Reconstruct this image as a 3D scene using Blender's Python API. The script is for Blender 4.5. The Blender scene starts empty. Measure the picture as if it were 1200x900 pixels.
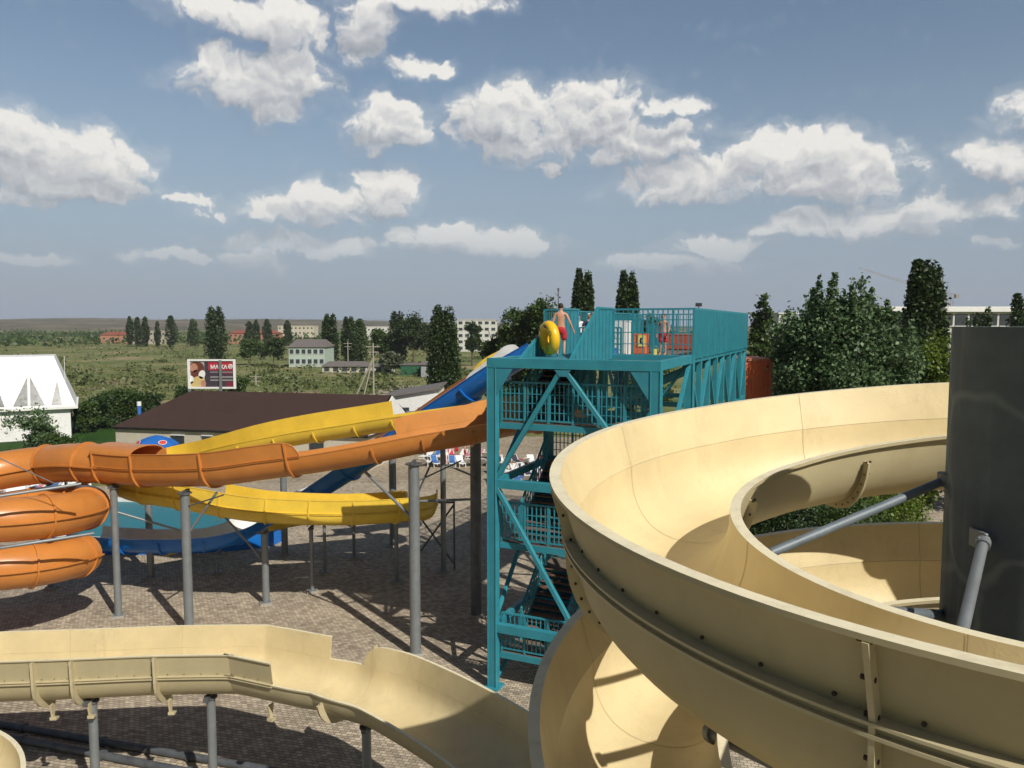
import bpy, math, random
import numpy as np
from mathutils import Vector, Matrix, noise as mnoise
random.seed(7); RNG = np.random.default_rng(11)
PI = math.pi
sc = bpy.context.scene
COL = sc.collection
R = math.radians

# ------------------------------------------------------------------ camera
H = 12.5
F = 900.0
PITCH = math.atan(70/900)
cam_d = bpy.data.cameras.new('camera'); cam = bpy.data.objects.new('camera', cam_d); COL.objects.link(cam)
cam.location = (0, 0, H); cam.rotation_euler = (PI/2-PITCH, 0, 0)
cam_d.sensor_width = 36; cam_d.lens = 27.0; cam_d.clip_start = 0.05; cam_d.clip_end = 9000
sc.camera = cam
FW = Vector((0, math.cos(PITCH), -math.sin(PITCH))); UP = Vector((0, math.sin(PITCH), math.cos(PITCH)))
def ray(px, py): return FW + Vector((1, 0, 0))*((px-600)/F) + UP*((450-py)/F)
def P(px, py, d):
    r = ray(px, py); return Vector((0, 0, H)) + r*(d/r.y)
def G(px, py, z=0.0):
    r = ray(px, py); return Vector((0, 0, H)) + r*((z-H)/r.z)
def azel(px, py):
    r = ray(px, py).normalized(); return math.atan2(r.x, r.y), math.asin(r.z)

# ------------------------------------------------------------------ materials
MATS = {}
def nodes(name):
    m = bpy.data.materials.new(name); m.use_nodes = True
    nt = m.node_tree; b = nt.nodes['Principled BSDF']
    return m, nt, b
def N(nt, t, **kw):
    n = nt.nodes.new(t)
    for k, v in kw.items():
        if k in n.inputs.keys() if hasattr(n.inputs, 'keys') else False: n.inputs[k].default_value = v
        else: setattr(n, k, v)
    return n
def rgb(c): return (c[0], c[1], c[2], 1)
def mat(name, c, rough=.5, metal=0, var=.12, scale=3.0, bump=0.0, bscale=40, dirt=None, dirt_amt=.4, dirt_scale=1.2, coat=0, stretch=None, spec=None):
    """plain painted / moulded surface: a base colour with uneven tone, optional wear and a fine bump"""
    if name in MATS: return MATS[name]
    m, nt, b = nodes(name); L = nt.links.new
    tc = nt.nodes.new('ShaderNodeTexCoord'); src = tc.outputs['Object']
    if stretch:
        mp = nt.nodes.new('ShaderNodeMapping'); mp.inputs['Scale'].default_value = stretch
        L(src, mp.inputs['Vector']); src = mp.outputs[0]
    n1 = nt.nodes.new('ShaderNodeTexNoise'); n1.inputs['Scale'].default_value = scale; n1.inputs['Detail'].default_value = 5; n1.inputs['Roughness'].default_value = .6
    L(src, n1.inputs['Vector'])
    mr = nt.nodes.new('ShaderNodeMapRange'); mr.inputs['From Min'].default_value = .25; mr.inputs['From Max'].default_value = .75
    mr.inputs['To Min'].default_value = 1-var; mr.inputs['To Max'].default_value = 1+var
    L(n1.outputs['Fac'], mr.inputs['Value'])
    mx = nt.nodes.new('ShaderNodeVectorMath'); mx.operation = 'SCALE'; mx.inputs[0].default_value = c
    L(mr.outputs[0], mx.inputs['Scale']); out = mx.outputs[0]
    if dirt:
        n2 = nt.nodes.new('ShaderNodeTexNoise'); n2.inputs['Scale'].default_value = dirt_scale; n2.inputs['Detail'].default_value = 8; n2.inputs['Roughness'].default_value = .7
        L(src, n2.inputs['Vector'])
        m2 = nt.nodes.new('ShaderNodeMapRange'); m2.inputs['From Min'].default_value = .5; m2.inputs['From Max'].default_value = .75; m2.inputs['To Max'].default_value = dirt_amt
        L(n2.outputs['Fac'], m2.inputs['Value'])
        mm = nt.nodes.new('ShaderNodeMix'); mm.data_type = 'RGBA'; L(m2.outputs[0], mm.inputs['Factor']); L(out, mm.inputs['A']); mm.inputs['B'].default_value = rgb(dirt)
        out = mm.outputs['Result']
    L(out, b.inputs['Base Color'])
    b.inputs['Roughness'].default_value = rough; b.inputs['Metallic'].default_value = metal
    if spec is not None: b.inputs['Specular IOR Level'].default_value = spec
    if coat: b.inputs['Coat Weight'].default_value = coat; b.inputs['Coat Roughness'].default_value = .15
    rr = nt.nodes.new('ShaderNodeMapRange'); rr.inputs['To Min'].default_value = max(.02, rough-.1); rr.inputs['To Max'].default_value = min(1, rough+.15)
    L(n1.outputs['Fac'], rr.inputs['Value']); L(rr.outputs[0], b.inputs['Roughness'])
    if bump:
        n3 = nt.nodes.new('ShaderNodeTexNoise'); n3.inputs['Scale'].default_value = bscale; n3.inputs['Detail'].default_value = 3; L(src, n3.inputs['Vector'])
        bp = nt.nodes.new('ShaderNodeBump'); bp.inputs['Strength'].default_value = bump; bp.inputs['Distance'].default_value = .02
        L(n3.outputs['Fac'], bp.inputs['Height']); L(bp.outputs[0], b.inputs['Normal'])
    MATS[name] = m
    return m

def leaf_mat(name, c1, c2):
    m, nt, b = nodes(name); L = nt.links.new
    g = nt.nodes.new('ShaderNodeNewGeometry'); cr = nt.nodes.new('ShaderNodeValToRGB')
    cr.color_ramp.elements[0].color = rgb(c1); cr.color_ramp.elements[1].color = rgb(c2)
    L(g.outputs['Random Per Island'], cr.inputs[0])
    tc = nt.nodes.new('ShaderNodeTexCoord'); n = nt.nodes.new('ShaderNodeTexNoise'); n.inputs['Scale'].default_value = .6; n.inputs['Detail'].default_value = 3
    L(tc.outputs['Object'], n.inputs['Vector'])
    mr = nt.nodes.new('ShaderNodeMapRange'); mr.inputs['From Min'].default_value = .3; mr.inputs['From Max'].default_value = .7; mr.inputs['To Min'].default_value = .75; mr.inputs['To Max'].default_value = 1.3
    L(n.outputs['Fac'], mr.inputs['Value'])
    v = nt.nodes.new('ShaderNodeVectorMath'); v.operation = 'SCALE'; L(cr.outputs[0], v.inputs[0]); L(mr.outputs[0], v.inputs['Scale'])
    L(v.outputs[0], b.inputs['Base Color']); b.inputs['Roughness'].default_value = .5
    b.inputs['Specular IOR Level'].default_value = .35
    b.inputs['Subsurface Weight'].default_value = 0
    tr = nt.nodes.new('ShaderNodeBsdfTranslucent'); L(v.outputs[0], tr.inputs['Color'])
    mxs = nt.nodes.new('ShaderNodeMixShader'); mxs.inputs[0].default_value = .25
    L(b.outputs[0], mxs.inputs[1]); L(tr.outputs[0], mxs.inputs[2]); L(mxs.outputs[0], nt.nodes['Material Output'].inputs['Surface'])
    return m

def paver_mat():
    m, nt, b = nodes('tan_pavers'); L = nt.links.new
    tc = nt.nodes.new('ShaderNodeTexCoord')
    mp = nt.nodes.new('ShaderNodeMapping'); mp.inputs['Rotation'].default_value = (0, 0, R(12)); L(tc.outputs['Object'], mp.inputs['Vector'])
    br = nt.nodes.new('ShaderNodeTexBrick'); br.offset = .5
    br.inputs['Scale'].default_value = 1.0; br.inputs['Brick Width'].default_value = .20; br.inputs['Row Height'].default_value = .13
    br.inputs['Mortar Size'].default_value = .012; br.inputs['Mortar Smooth'].default_value = .3; br.inputs['Bias'].default_value = -.1
    br.inputs['Color1'].default_value = rgb((.53, .445, .33)); br.inputs['Color2'].default_value = rgb((.27, .22, .16)); br.inputs['Mortar'].default_value = rgb((.13, .11, .085))
    L(mp.outputs[0], br.inputs['Vector'])
    n = nt.nodes.new('ShaderNodeTexNoise'); n.inputs['Scale'].default_value = .35; n.inputs['Detail'].default_value = 8; n.inputs['Roughness'].default_value = .65; L(tc.outputs['Object'], n.inputs['Vector'])
    n2 = nt.nodes.new('ShaderNodeTexNoise'); n2.inputs['Scale'].default_value = 3.2; n2.inputs['Detail'].default_value = 6; L(tc.outputs['Object'], n2.inputs['Vector'])
    ad = nt.nodes.new('ShaderNodeMath'); ad.operation = 'ADD'; L(n.outputs['Fac'], ad.inputs[0]); L(n2.outputs['Fac'], ad.inputs[1])
    mr = nt.nodes.new('ShaderNodeMapRange'); mr.inputs['From Min'].default_value = .7; mr.inputs['From Max'].default_value = 1.3; mr.inputs['To Min'].default_value = .72; mr.inputs['To Max'].default_value = 1.25
    L(ad.outputs[0], mr.inputs['Value'])
    v = nt.nodes.new('ShaderNodeVectorMath'); v.operation = 'SCALE'; L(br.outputs['Color'], v.inputs[0]); L(mr.outputs[0], v.inputs['Scale'])
    L(v.outputs[0], b.inputs['Base Color']); b.inputs['Roughness'].default_value = .8
    bp = nt.nodes.new('ShaderNodeBump'); bp.inputs['Strength'].default_value = .5; bp.inputs['Distance'].default_value = .01; bp.invert = True
    L(br.outputs['Fac'], bp.inputs['Height']); L(bp.outputs[0], b.inputs['Normal'])
    return m

def ground_mat(name, cols, s1=.02, s2=.4):
    m, nt, b = nodes(name); L = nt.links.new
    tc = nt.nodes.new('ShaderNodeTexCoord')
    n = nt.nodes.new('ShaderNodeTexNoise'); n.inputs['Scale'].default_value = s1; n.inputs['Detail'].default_value = 9; n.inputs['Roughness'].default_value = .68; L(tc.outputs['Object'], n.inputs['Vector'])
    cr = nt.nodes.new('ShaderNodeValToRGB'); els = cr.color_ramp.elements
    k = len(cols)
    while len(els) < k: els.new(.5)
    for i, c in enumerate(cols): els[i].position = .34+.32*i/(k-1); els[i].color = rgb(c)
    L(n.outputs['Fac'], cr.inputs[0])
    n2 = nt.nodes.new('ShaderNodeTexNoise'); n2.inputs['Scale'].default_value = s2; n2.inputs['Detail'].default_value = 8; L(tc.outputs['Object'], n2.inputs['Vector'])
    mr = nt.nodes.new('ShaderNodeMapRange'); mr.inputs['From Min'].default_value = .3; mr.inputs['From Max'].default_value = .7; mr.inputs['To Min'].default_value = .6; mr.inputs['To Max'].default_value = 1.35
    L(n2.outputs['Fac'], mr.inputs['Value'])
    v = nt.nodes.new('ShaderNodeVectorMath'); v.operation = 'SCALE'; L(cr.outputs[0], v.inputs[0]); L(mr.outputs[0], v.inputs['Scale'])
    L(v.outputs[0], b.inputs['Base Color']); b.inputs['Roughness'].default_value = .95
    b.inputs['Specular IOR Level'].default_value = .1
    return m

def wet_mat(name, c, rough=.3, wet=.5, dirt=(.3, .22, .12)):
    """gel-coated fibreglass: slightly mottled, faint stains, fine orange-peel; wet: droplets along the floor"""
    if name in MATS: return MATS[name]
    m, nt, b = nodes(name); L = nt.links.new
    tc = nt.nodes.new('ShaderNodeTexCoord')
    n = nt.nodes.new('ShaderNodeTexNoise'); n.inputs['Scale'].default_value = 1.3; n.inputs['Detail'].default_value = 7; n.inputs['Roughness'].default_value = .6; L(tc.outputs['Object'], n.inputs['Vector'])
    mr = nt.nodes.new('ShaderNodeMapRange'); mr.inputs['From Min'].default_value = .3; mr.inputs['From Max'].default_value = .7; mr.inputs['To Min'].default_value = .9; mr.inputs['To Max'].default_value = 1.07
    L(n.outputs['Fac'], mr.inputs['Value'])
    v = nt.nodes.new('ShaderNodeVectorMath'); v.operation = 'SCALE'; v.inputs[0].default_value = c; L(mr.outputs[0], v.inputs['Scale'])
    n2 = nt.nodes.new('ShaderNodeTexNoise'); n2.inputs['Scale'].default_value = 2.2; n2.inputs['Detail'].default_value = 10; n2.inputs['Roughness'].default_value = .75
    mp = nt.nodes.new('ShaderNodeMapping'); mp.inputs['Scale'].default_value = (1, 1, .35); L(tc.outputs['Object'], mp.inputs['Vector']); L(mp.outputs[0], n2.inputs['Vector'])
    m2 = nt.nodes.new('ShaderNodeMapRange'); m2.inputs['From Min'].default_value = .54; m2.inputs['From Max'].default_value = .8; m2.inputs['To Max'].default_value = .35
    L(n2.outputs['Fac'], m2.inputs['Value'])
    mm = nt.nodes.new('ShaderNodeMix'); mm.data_type = 'RGBA'; L(m2.outputs[0], mm.inputs['Factor']); L(v.outputs[0], mm.inputs['A']); mm.inputs['B'].default_value = rgb(dirt)
    L(mm.outputs['Result'], b.inputs['Base Color'])
    r2 = nt.nodes.new('ShaderNodeMapRange'); r2.inputs['To Min'].default_value = rough-.08; r2.inputs['To Max'].default_value = rough+.15
    L(n2.outputs['Fac'], r2.inputs['Value']); L(r2.outputs[0], b.inputs['Roughness'])
    n3 = nt.nodes.new('ShaderNodeTexNoise'); n3.inputs['Scale'].default_value = 55; n3.inputs['Detail'].default_value = 2; L(tc.outputs['Object'], n3.inputs['Vector'])
    n4 = nt.nodes.new('ShaderNodeTexNoise'); n4.inputs['Scale'].default_value = 2.5; n4.inputs['Detail'].default_value = 3; L(tc.outputs['Object'], n4.inputs['Vector'])
    m4 = nt.nodes.new('ShaderNodeMapRange'); m4.inputs['From Min'].default_value = .45; m4.inputs['From Max'].default_value = .6; m4.inputs['To Min'].default_value = .08
    L(n4.outputs['Fac'], m4.inputs['Value'])
    mu = nt.nodes.new('ShaderNodeMath'); mu.operation = 'MULTIPLY'; L(n3.outputs['Fac'], mu.inputs[0]); L(m4.outputs[0], mu.inputs[1])
    bp = nt.nodes.new('ShaderNodeBump'); bp.inputs['Strength'].default_value = wet; bp.inputs['Distance'].default_value = .012
    L(mu.outputs[0], bp.inputs['Height']); L(bp.outputs[0], b.inputs['Normal'])
    MATS[name] = m
    return m

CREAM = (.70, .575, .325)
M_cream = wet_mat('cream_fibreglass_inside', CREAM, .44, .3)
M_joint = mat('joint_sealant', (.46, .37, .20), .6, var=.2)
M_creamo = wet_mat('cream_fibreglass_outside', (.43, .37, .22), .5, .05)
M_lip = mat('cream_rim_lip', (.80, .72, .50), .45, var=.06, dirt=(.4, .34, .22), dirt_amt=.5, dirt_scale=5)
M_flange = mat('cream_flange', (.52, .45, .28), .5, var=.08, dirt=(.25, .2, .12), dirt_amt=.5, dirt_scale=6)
M_bolt = mat('rusty_bolt', (.06, .04, .03), .6, .3, var=.3, scale=20)
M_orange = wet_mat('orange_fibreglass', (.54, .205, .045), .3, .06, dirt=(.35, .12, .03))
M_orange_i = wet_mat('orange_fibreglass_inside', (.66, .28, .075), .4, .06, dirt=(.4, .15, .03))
M_yellow = wet_mat('yellow_fibreglass', (.78, .54, .06), .3, .06, dirt=(.4, .28, .05))
M_blue = wet_mat('blue_fibreglass', (.008, .145, .52), .28, .05, dirt=(.01, .05, .2))
M_white = mat('white_fibreglass', (.75, .76, .74), .4, var=.06, dirt=(.4, .38, .3), dirt_amt=.4)
M_brown = wet_mat('brown_fibreglass', (.42, .17, .06), .35, .05)
M_teal = mat('teal_paint', (.028, .235, .30), .42, var=.16, scale=2.5, dirt=(.04, .12, .12), dirt_amt=.5, dirt_scale=5, bump=.05)
M_teal2 = mat('teal_sheet', (.03, .22, .285), .5, var=.12, dirt=(.05, .13, .13), dirt_amt=.4)
M_deck = mat('deck_boards', (.16, .12, .09), .8, var=.25, scale=6, dirt=(.08, .06, .05))
M_tread = mat('rusty_tread', (.20, .105, .075), .75, var=.3, scale=8, dirt=(.05, .04, .04), dirt_amt=.7)
M_galv = mat('galvanised_steel', (.23, .25, .26), .45, .35, var=.12, scale=4, dirt=(.16, .15, .14), dirt_amt=.5, dirt_scale=3, bump=.04, bscale=20)
M_galvd = mat('dark_weathered_steel', (.12, .13, .14), .5, .3, var=.25, scale=3, dirt=(.05, .05, .05), dirt_amt=.7, dirt_scale=2)
M_strut = mat('grey_blue_strut', (.16, .19, .21), .5, .2, var=.2, scale=5, dirt=(.08, .08, .08), dirt_amt=.5)
M_concrete = mat('concrete', (.33, .31, .27), .9, var=.15, scale=5)
M_red = mat('red_plastic', (.55, .05, .03), .4, var=.1)
M_redor = mat('red_orange_metal', (.72, .16, .05), .5, var=.12, dirt=(.3, .06, .03))
M_yel = mat('yellow_vinyl', (.85, .50, .02), .3, var=.05)
M_blk = mat('black_print', (.02, .02, .02), .5)
M_whitep = mat('white_paint', (.78, .78, .76), .5, var=.05, dirt=(.5, .48, .42), dirt_amt=.35)
M_glass = mat('dark_window_glass', (.05, .06, .07), .12, 0, var=.3, scale=.5)
M_skin = mat('skin', (.50, .26, .17), .5, var=.08, scale=12)
M_hair = mat('dark_hair', (.03, .02, .015), .7, var=.2)
M_navy = mat('navy_cloth', (.02, .03, .08), .8, var=.2)
M_redc = mat('red_cloth', (.45, .02, .03), .7, var=.25, scale=14)
M_whitec = mat('white_cloth', (.75, .75, .74), .8, var=.1)
M_bluep = mat('blue_plastic', (.04, .16, .55), .4)
M_water = mat('pool_water', (.006, .15, .19), .3, spec=.15, var=.2, scale=1.5, bump=.35, bscale=3)

# ------------------------------------------------------------------ mesh builder
class MB:
    def __init__(s): s.v = []; s.f = []; s.m = []
    def add(s, vs, fs, m=0):
        o = len(s.v); s.v += [Vector(v) for v in vs]; s.f += [tuple(i+o for i in f) for f in fs]; s.m += [m]*len(fs); return s
    def box(s, c, sz, M=None, m=0):
        c = Vector(c); hx, hy, hz = sz[0]/2, sz[1]/2, sz[2]/2
        vs = [Vector((x, y, z)) for x in (-hx, hx) for y in (-hy, hy) for z in (-hz, hz)]
        if M is not None: vs = [M @ v for v in vs]
        return s.add([v+c for v in vs], [(0,1,3,2),(4,6,7,5),(0,4,5,1),(2,3,7,6),(0,2,6,4),(1,5,7,3)], m)
    def beam(s, a, b, w, h=None, up=(0, 0, 1), m=0):
        a = Vector(a); b = Vector(b); h = h or w; d = b-a
        if d.length < 1e-6: return s
        d.normalize(); u = Vector(up)
        if abs(d.dot(u)) > .98: u = Vector((0.407, .914, 0)) if abs(d.z) > .9 else Vector((0, 0, 1))
        x = d.cross(u).normalized(); y = x.cross(d).normalized()
        vs = []
        for p in (a, b):
            for i, j in ((-1,-1),(1,-1),(1,1),(-1,1)): vs.append(p + x*(i*w/2) + y*(j*h/2))
        return s.add(vs, [(0,1,2,3),(7,6,5,4),(0,4,5,1),(1,5,6,2),(2,6,7,3),(3,7,4,0)], m)
    def tube(s, pts, r, n=12, m=0, r2=None):
        pts = [Vector(p) for p in pts]; k = len(pts); vs = []; fs = []
        prev = None
        for i, p in enumerate(pts):
            t = (pts[min(i+1, k-1)]-pts[max(i-1, 0)]).normalized()
            if prev is None: x = t.cross(Vector((0, 0, 1))) if abs(t.z) < .95 else t.cross(Vector((1, 0, 0)))
            else: x = prev - t*prev.dot(t)
            x.normalize(); prev = x; y = t.cross(x)
            rr = r if r2 is None else r + (r2-r)*i/(k-1)
            for j in range(n):
                a = 2*PI*j/n; vs.append(p + x*(rr*math.cos(a)) + y*(rr*math.sin(a)))
        for i in range(k-1):
            for j in range(n):
                fs.append((i*n+j, i*n+(j+1) % n, (i+1)*n+(j+1) % n, (i+1)*n+j))
        fs.append(tuple(range(n-1, -1, -1))); fs.append(tuple((k-1)*n+j for j in range(n)))
        return s.add(vs, fs, m)
    def prism(s, pts, off, m=0):
        """flat polygon pts extruded by vector off"""
        pts = [Vector(p) for p in pts]; off = Vector(off); n = len(pts)
        return s.add(pts+[p+off for p in pts], [tuple(range(n-1, -1, -1)), tuple(range(n, 2*n))]+[(i, (i+1) % n, n+(i+1) % n, n+i) for i in range(n)], m)
    def ball(s, c, r, m=0, n=8, sq=(1, 1, 1)):
        c = Vector(c); vs = []; fs = []
        for i in range(1, n):
            for j in range(2*n):
                a = PI*i/n; b = PI*j/n
                vs.append(c+Vector((r*sq[0]*math.sin(a)*math.cos(b), r*sq[1]*math.sin(a)*math.sin(b), r*sq[2]*math.cos(a))))
        k = 2*n
        for i in range(n-2):
            for j in range(k): fs.append((i*k+j, (i+1)*k+j, (i+1)*k+(j+1) % k, i*k+(j+1) % k))
        vs += [c+Vector((0, 0, r*sq[2])), c-Vector((0, 0, r*sq[2]))]; t = len(vs)-2
        for j in range(k): fs.append((t, j, (j+1) % k)); fs.append((t+1, (n-2)*k+(j+1) % k, (n-2)*k+j))
        return s.add(vs, fs, m)
    def build(s, name, mats, parent=None, smooth=None, bevel=0):
        me = bpy.data.meshes.new(name)
        off = parent.location if parent is not None and not parent.get('_local') else Vector((0, 0, 0))
        par = parent
        while par is not None and par.parent is not None: par = par.parent; off = off + (par.location if not par.get('_local') else Vector((0, 0, 0)))
        me.from_pydata([tuple(v-off) for v in s.v], [], s.f)
        if not isinstance(mats, (list, tuple)): mats = [mats]
        for x in mats: me.materials.append(x)
        if any(s.m): me.polygons.foreach_set('material_index', s.m)
        import bmesh
        bm = bmesh.new(); bm.from_mesh(me); bmesh.ops.recalc_face_normals(bm, faces=bm.faces); bm.to_mesh(me); bm.free()
        if smooth is not None:
            me.polygons.foreach_set('use_smooth', [True]*len(me.polygons)); me.set_sharp_from_angle(angle=R(smooth))
        o = bpy.data.objects.new(name, me); COL.objects.link(o)
        if bevel:
            bv = o.modifiers.new('bevel', 'BEVEL'); bv.width = bevel; bv.segments = 1; bv.limit_method = 'ANGLE'
        if parent is not None: o.parent = parent
        return o

def tag(o, label=None, cat=None, group=None, kind=None):
    if label: o['label'] = label
    if cat: o['category'] = cat
    if group: o['group'] = group
    if kind: o['kind'] = kind
    return o
def thing(name, label, cat, loc=(0, 0, 0), group=None, local=False):
    o = bpy.data.objects.new(name, None); COL.objects.link(o); o.location = loc; o.empty_display_size = .2
    if local: o['_local'] = 1
    return tag(o, label, cat, group)
def copy_tree(o, parent=None):
    c = o.copy(); COL.objects.link(c)
    if parent is not None: c.parent = parent
    for ch in list(o.children): copy_tree(ch, c)
    return c

# ------------------------------------------------------------------ paths and sweeps
def catmull(pts, n):
    pts = [Vector(p) for p in pts]
    ex = [pts[0]*2-pts[1]]+pts+[pts[-1]*2-pts[-2]]
    fine = []
    for i in range(1, len(ex)-2):
        p0, p1, p2, p3 = ex[i-1:i+3]
        for k in range(24):
            t = k/24
            fine.append(.5*((2*p1)+(p2-p0)*t+(2*p0-5*p1+4*p2-p3)*t*t+(3*p1-p0-3*p2+p3)*t**3))
    fine.append(pts[-1].copy())
    L = [0]
    for i in range(1, len(fine)): L.append(L[-1]+(fine[i]-fine[i-1]).length)
    out = []; j = 0
    for k in range(n):
        s = L[-1]*k/(n-1)
        while j < len(L)-2 and L[j+1] < s: j += 1
        d = L[j+1]-L[j]; t = 0 if d == 0 else (s-L[j])/d
        out.append(fine[j].lerp(fine[j+1], min(1, max(0, t))))
    return out
def frames(A, side=1, bank=0):
    """A: points of one rim; side=+1: the trough lies to the left of travel"""
    fr = []; n = len(A)
    for i in range(n):
        t = (A[min(i+1, n-1)]-A[max(i-1, 0)]).normalized()
        S = Vector((0, 0, 1)).cross(t).normalized()*side
        if bank: S = (S + Vector((0, 0, bank))).normalized()
        T = t.cross(S) ; T = T if T.z > 0 else -T
        fr.append((A[i], S, T, t))
    return fr
def sweep(mb, fr, prof, m=0, caps=True, i0=0, i1=None):
    i1 = len(fr) if i1 is None else i1
    vs = []; fs = []; k = None
    for i in range(i0, i1):
        o, S, T, t = fr[i]; pr = prof(i) if callable(prof) else prof; k = len(pr)
        vs += [o+S*a+T*b for a, b in pr]
    c = i1-i0
    for i in range(c-1):
        for j in range(k): fs.append((i*k+j, i*k+(j+1) % k, (i+1)*k+(j+1) % k, (i+1)*k+j))
    if caps:  fs += [tuple(range(k)), tuple((c-1)*k+j for j in range(k))]
    mb.add(vs, fs, m)
def arc_profile(W, D, n=18, off=0, fat=.85):
    """half-pipe from (0,0) to (W,0), D deep"""
    out = []
    for i in range(n+1):
        a = PI*i/n; c = math.cos(a); s_ = math.sin(a)
        out.append((W/2-(W/2+off)*math.copysign(abs(c)**fat, c), -(D+off)*abs(s_)**fat))
    return out
def bolt(mb, p, nrm, r=.018, l=.02, m=1):
    nrm = nrm.normalized(); x = nrm.cross(Vector((.3, .5, .81))).normalized(); y = nrm.cross(x)
    ring = [p+x*(r*math.cos(a*PI/3))+y*(r*math.sin(a*PI/3)) for a in range(6)]
    mb.prism(ring, nrm*l, m)
def flume(root, fr, W, D, m_in, m_out, m_fl, far=None, near=None, joints=(), hp=.45, lean=.05, bolts=True, lip=.07, seam_bolts=None, th=.03, flange_h=.075, jt=.03, m_lip=None):
    """open half-pipe slide: trough, side panels, seam flanges with bolts, joint flanges"""
    n = len(fr)
    ins = arc_profile(W, D); outs = arc_profile(W, D, off=th)
    prof = [(-lip, 0), (-lip, -.035), (-th, -.035)] + outs[1:-1] + [(W+th, -.035), (W+lip, -.035), (W+lip, 0)] + ins[::-1]
    mb = MB(); ni = len(ins); npf = len(prof)
    vs = []; fs = []; ms = []
    for i in range(n):
        o, S, T, t = fr[i]; vs += [o+S*a+T*b for a, b in prof]
    for i in range(n-1):
        for j in range(npf):
            fs.append((i*npf+j, i*npf+(j+1) % npf, (i+1)*npf+(j+1) % npf, (i+1)*npf+j))
            ms.append(2 if j in (npf-1, npf-ni-1) else 0 if j >= npf-ni else 1)
    mb.v = vs; mb.f = fs; mb.m = ms
    mb.add([], []);
    # end caps as strips between inner and outer skins
    for base in (0, (n-1)*npf):
        for q in range(ni-1):
            a = base+npf-1-q; b_ = base+npf-1-(q+1)
            oa = base+2+q; ob = base+2+q+1
            mb.f.append((a, b_, ob, oa)); mb.m.append(1)
    mb.build('trough', [m_in, m_out, m_lip or m_out], root, smooth=35)
    def panel(sgn, i0, i1, rnd):
        s0 = W if sgn > 0 else 0
        def prof(i):
            k = 1.0
            if rnd:
                dd = min(i-i0, i1-1-i) if rnd == 2 else (i-i0 if rnd == 1 else i1-1-i)
                q = min(1, dd/5.0); k = .12+.88*math.sqrt(max(0, 1-(1-q)**2))
            h = hp*k; le = lean*k
            pts = [(0, .004), (le, h), (le+lip, h), (le+lip, h-.03), (le+th, h-.03), (th, .004)]
            return [(s0+sgn*a, b) for a, b in pts]
        p = MB(); sweep(p, fr, prof, 0, True, i0, i1); 
        # inside faces first material, the rest outside colour
        k = 6; c = i1-i0
        for i in range(c-1):
            for j in range(k):
                p.m[i*k+j] = 0 if j == 0 else 2 if j == 1 else 1
        p.build('side_panel', [m_in, m_out, m_lip or m_in], root, smooth=30)
        # bolted seam strip
        s = MB()
        st = [(th, .004), (th, .02), (lip+.035, .02), (lip+.035, .004)]
        sweep(s, fr, [(s0+sgn*a, b) for a, b in st], 0, True, i0, i1)
        st = [(th, -.055), (th, -.036), (lip+.03, -.036), (lip+.03, -.055)]
        sweep(s, fr, [(s0+sgn*a, b) for a, b in st], 0, True, i0, i1)
        if seam_bolts:
            L = 0
            for i in range(i0+1, i1):
                L += (fr[i][0]-fr[i-1][0]).length
                if L > seam_bolts:
                    L = 0; o, S, T, t = fr[i]
                    bolt(s, o+S*(s0+sgn*(le0+th))+T*.06, S*sgn, .012, .012)
        s.build('seam_flange', [m_fl, M_bolt], root, smooth=30)
    le0 = lean*.15
    for rg, sg in ((far, 1), (near, -1)):
        if rg:
            for r_ in rg:
                i0 = int(r_[0]*(n-1)); i1 = int(r_[1]*(n-1))+1
                panel(sg, i0, i1, r_[2] if len(r_) > 2 else 0)
    def has(rg, i):
        return rg and any(int(r_[0]*(n-1)) < i < int(r_[1]*(n-1)) for r_ in rg)
    for jf in joints:
        i = int(jf*(n-1)); i = max(1, min(n-2, i)); o, S, T, t = fr[i]
        cont = arc_profile(W, D, off=th-.004)[1:-1]; co = arc_profile(W, D, off=th+flange_h)[1:-1]
        if has(far, i):
            cont = cont+[(W+th, -.06), (W+th, .03), (W+lean+th-.003, hp-.035)]; co = co+[(W+th+flange_h, -.06), (W+th+flange_h, .03), (W+lean+th+flange_h*.8, hp-.035)]
        if has(near, i):
            cont = [(-lean-th+.003, hp-.035), (-th, .03), (-th, -.06)]+cont; co = [(-lean-th-flange_h*.8, hp-.035), (-th-flange_h, .03), (-th-flange_h, -.06)]+co
        j = MB(); q = len(cont); dt = jt
        for sg in (-1, 1):
            pass
        va = [o+S*a+T*b-t*dt for a, b in cont]+[o+S*a+T*b-t*dt for a, b in co]+[o+S*a+T*b+t*dt for a, b in cont]+[o+S*a+T*b+t*dt for a, b in co]
        fa = []
        for x in range(q-1):
            fa += [(x, x+1, q+x+1, q+x), (2*q+x, 3*q+x, 3*q+x+1, 2*q+x+1), (q+x, q+x+1, 3*q+x+1, 3*q+x), (x, 2*q+x, 2*q+x+1, x+1)]
        fa += [(0, q, 3*q, 2*q), (q-1, 3*q-1, 4*q-1, 2*q-1)]
        j.add(va, fa)
        if bolts:
            for x in range(q):
                c = (Vector(va[x])+Vector(va[q+x]))/2+t*dt
                if x < q-1:
                    c2 = (Vector(va[x+1])+Vector(va[q+x+1]))/2+t*dt
                    if (c2-c).length > .2: 
                        for sg in (-1, 1): bolt(j, (c+c2)/2+(t*(-2*dt) if sg < 0 else Vector((0,0,0))), t*sg, .013, .018)
                for sg in (-1, 1): bolt(j, c+(t*(-2*dt) if sg < 0 else Vector((0,0,0))), t*sg, .013, .018)
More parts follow.
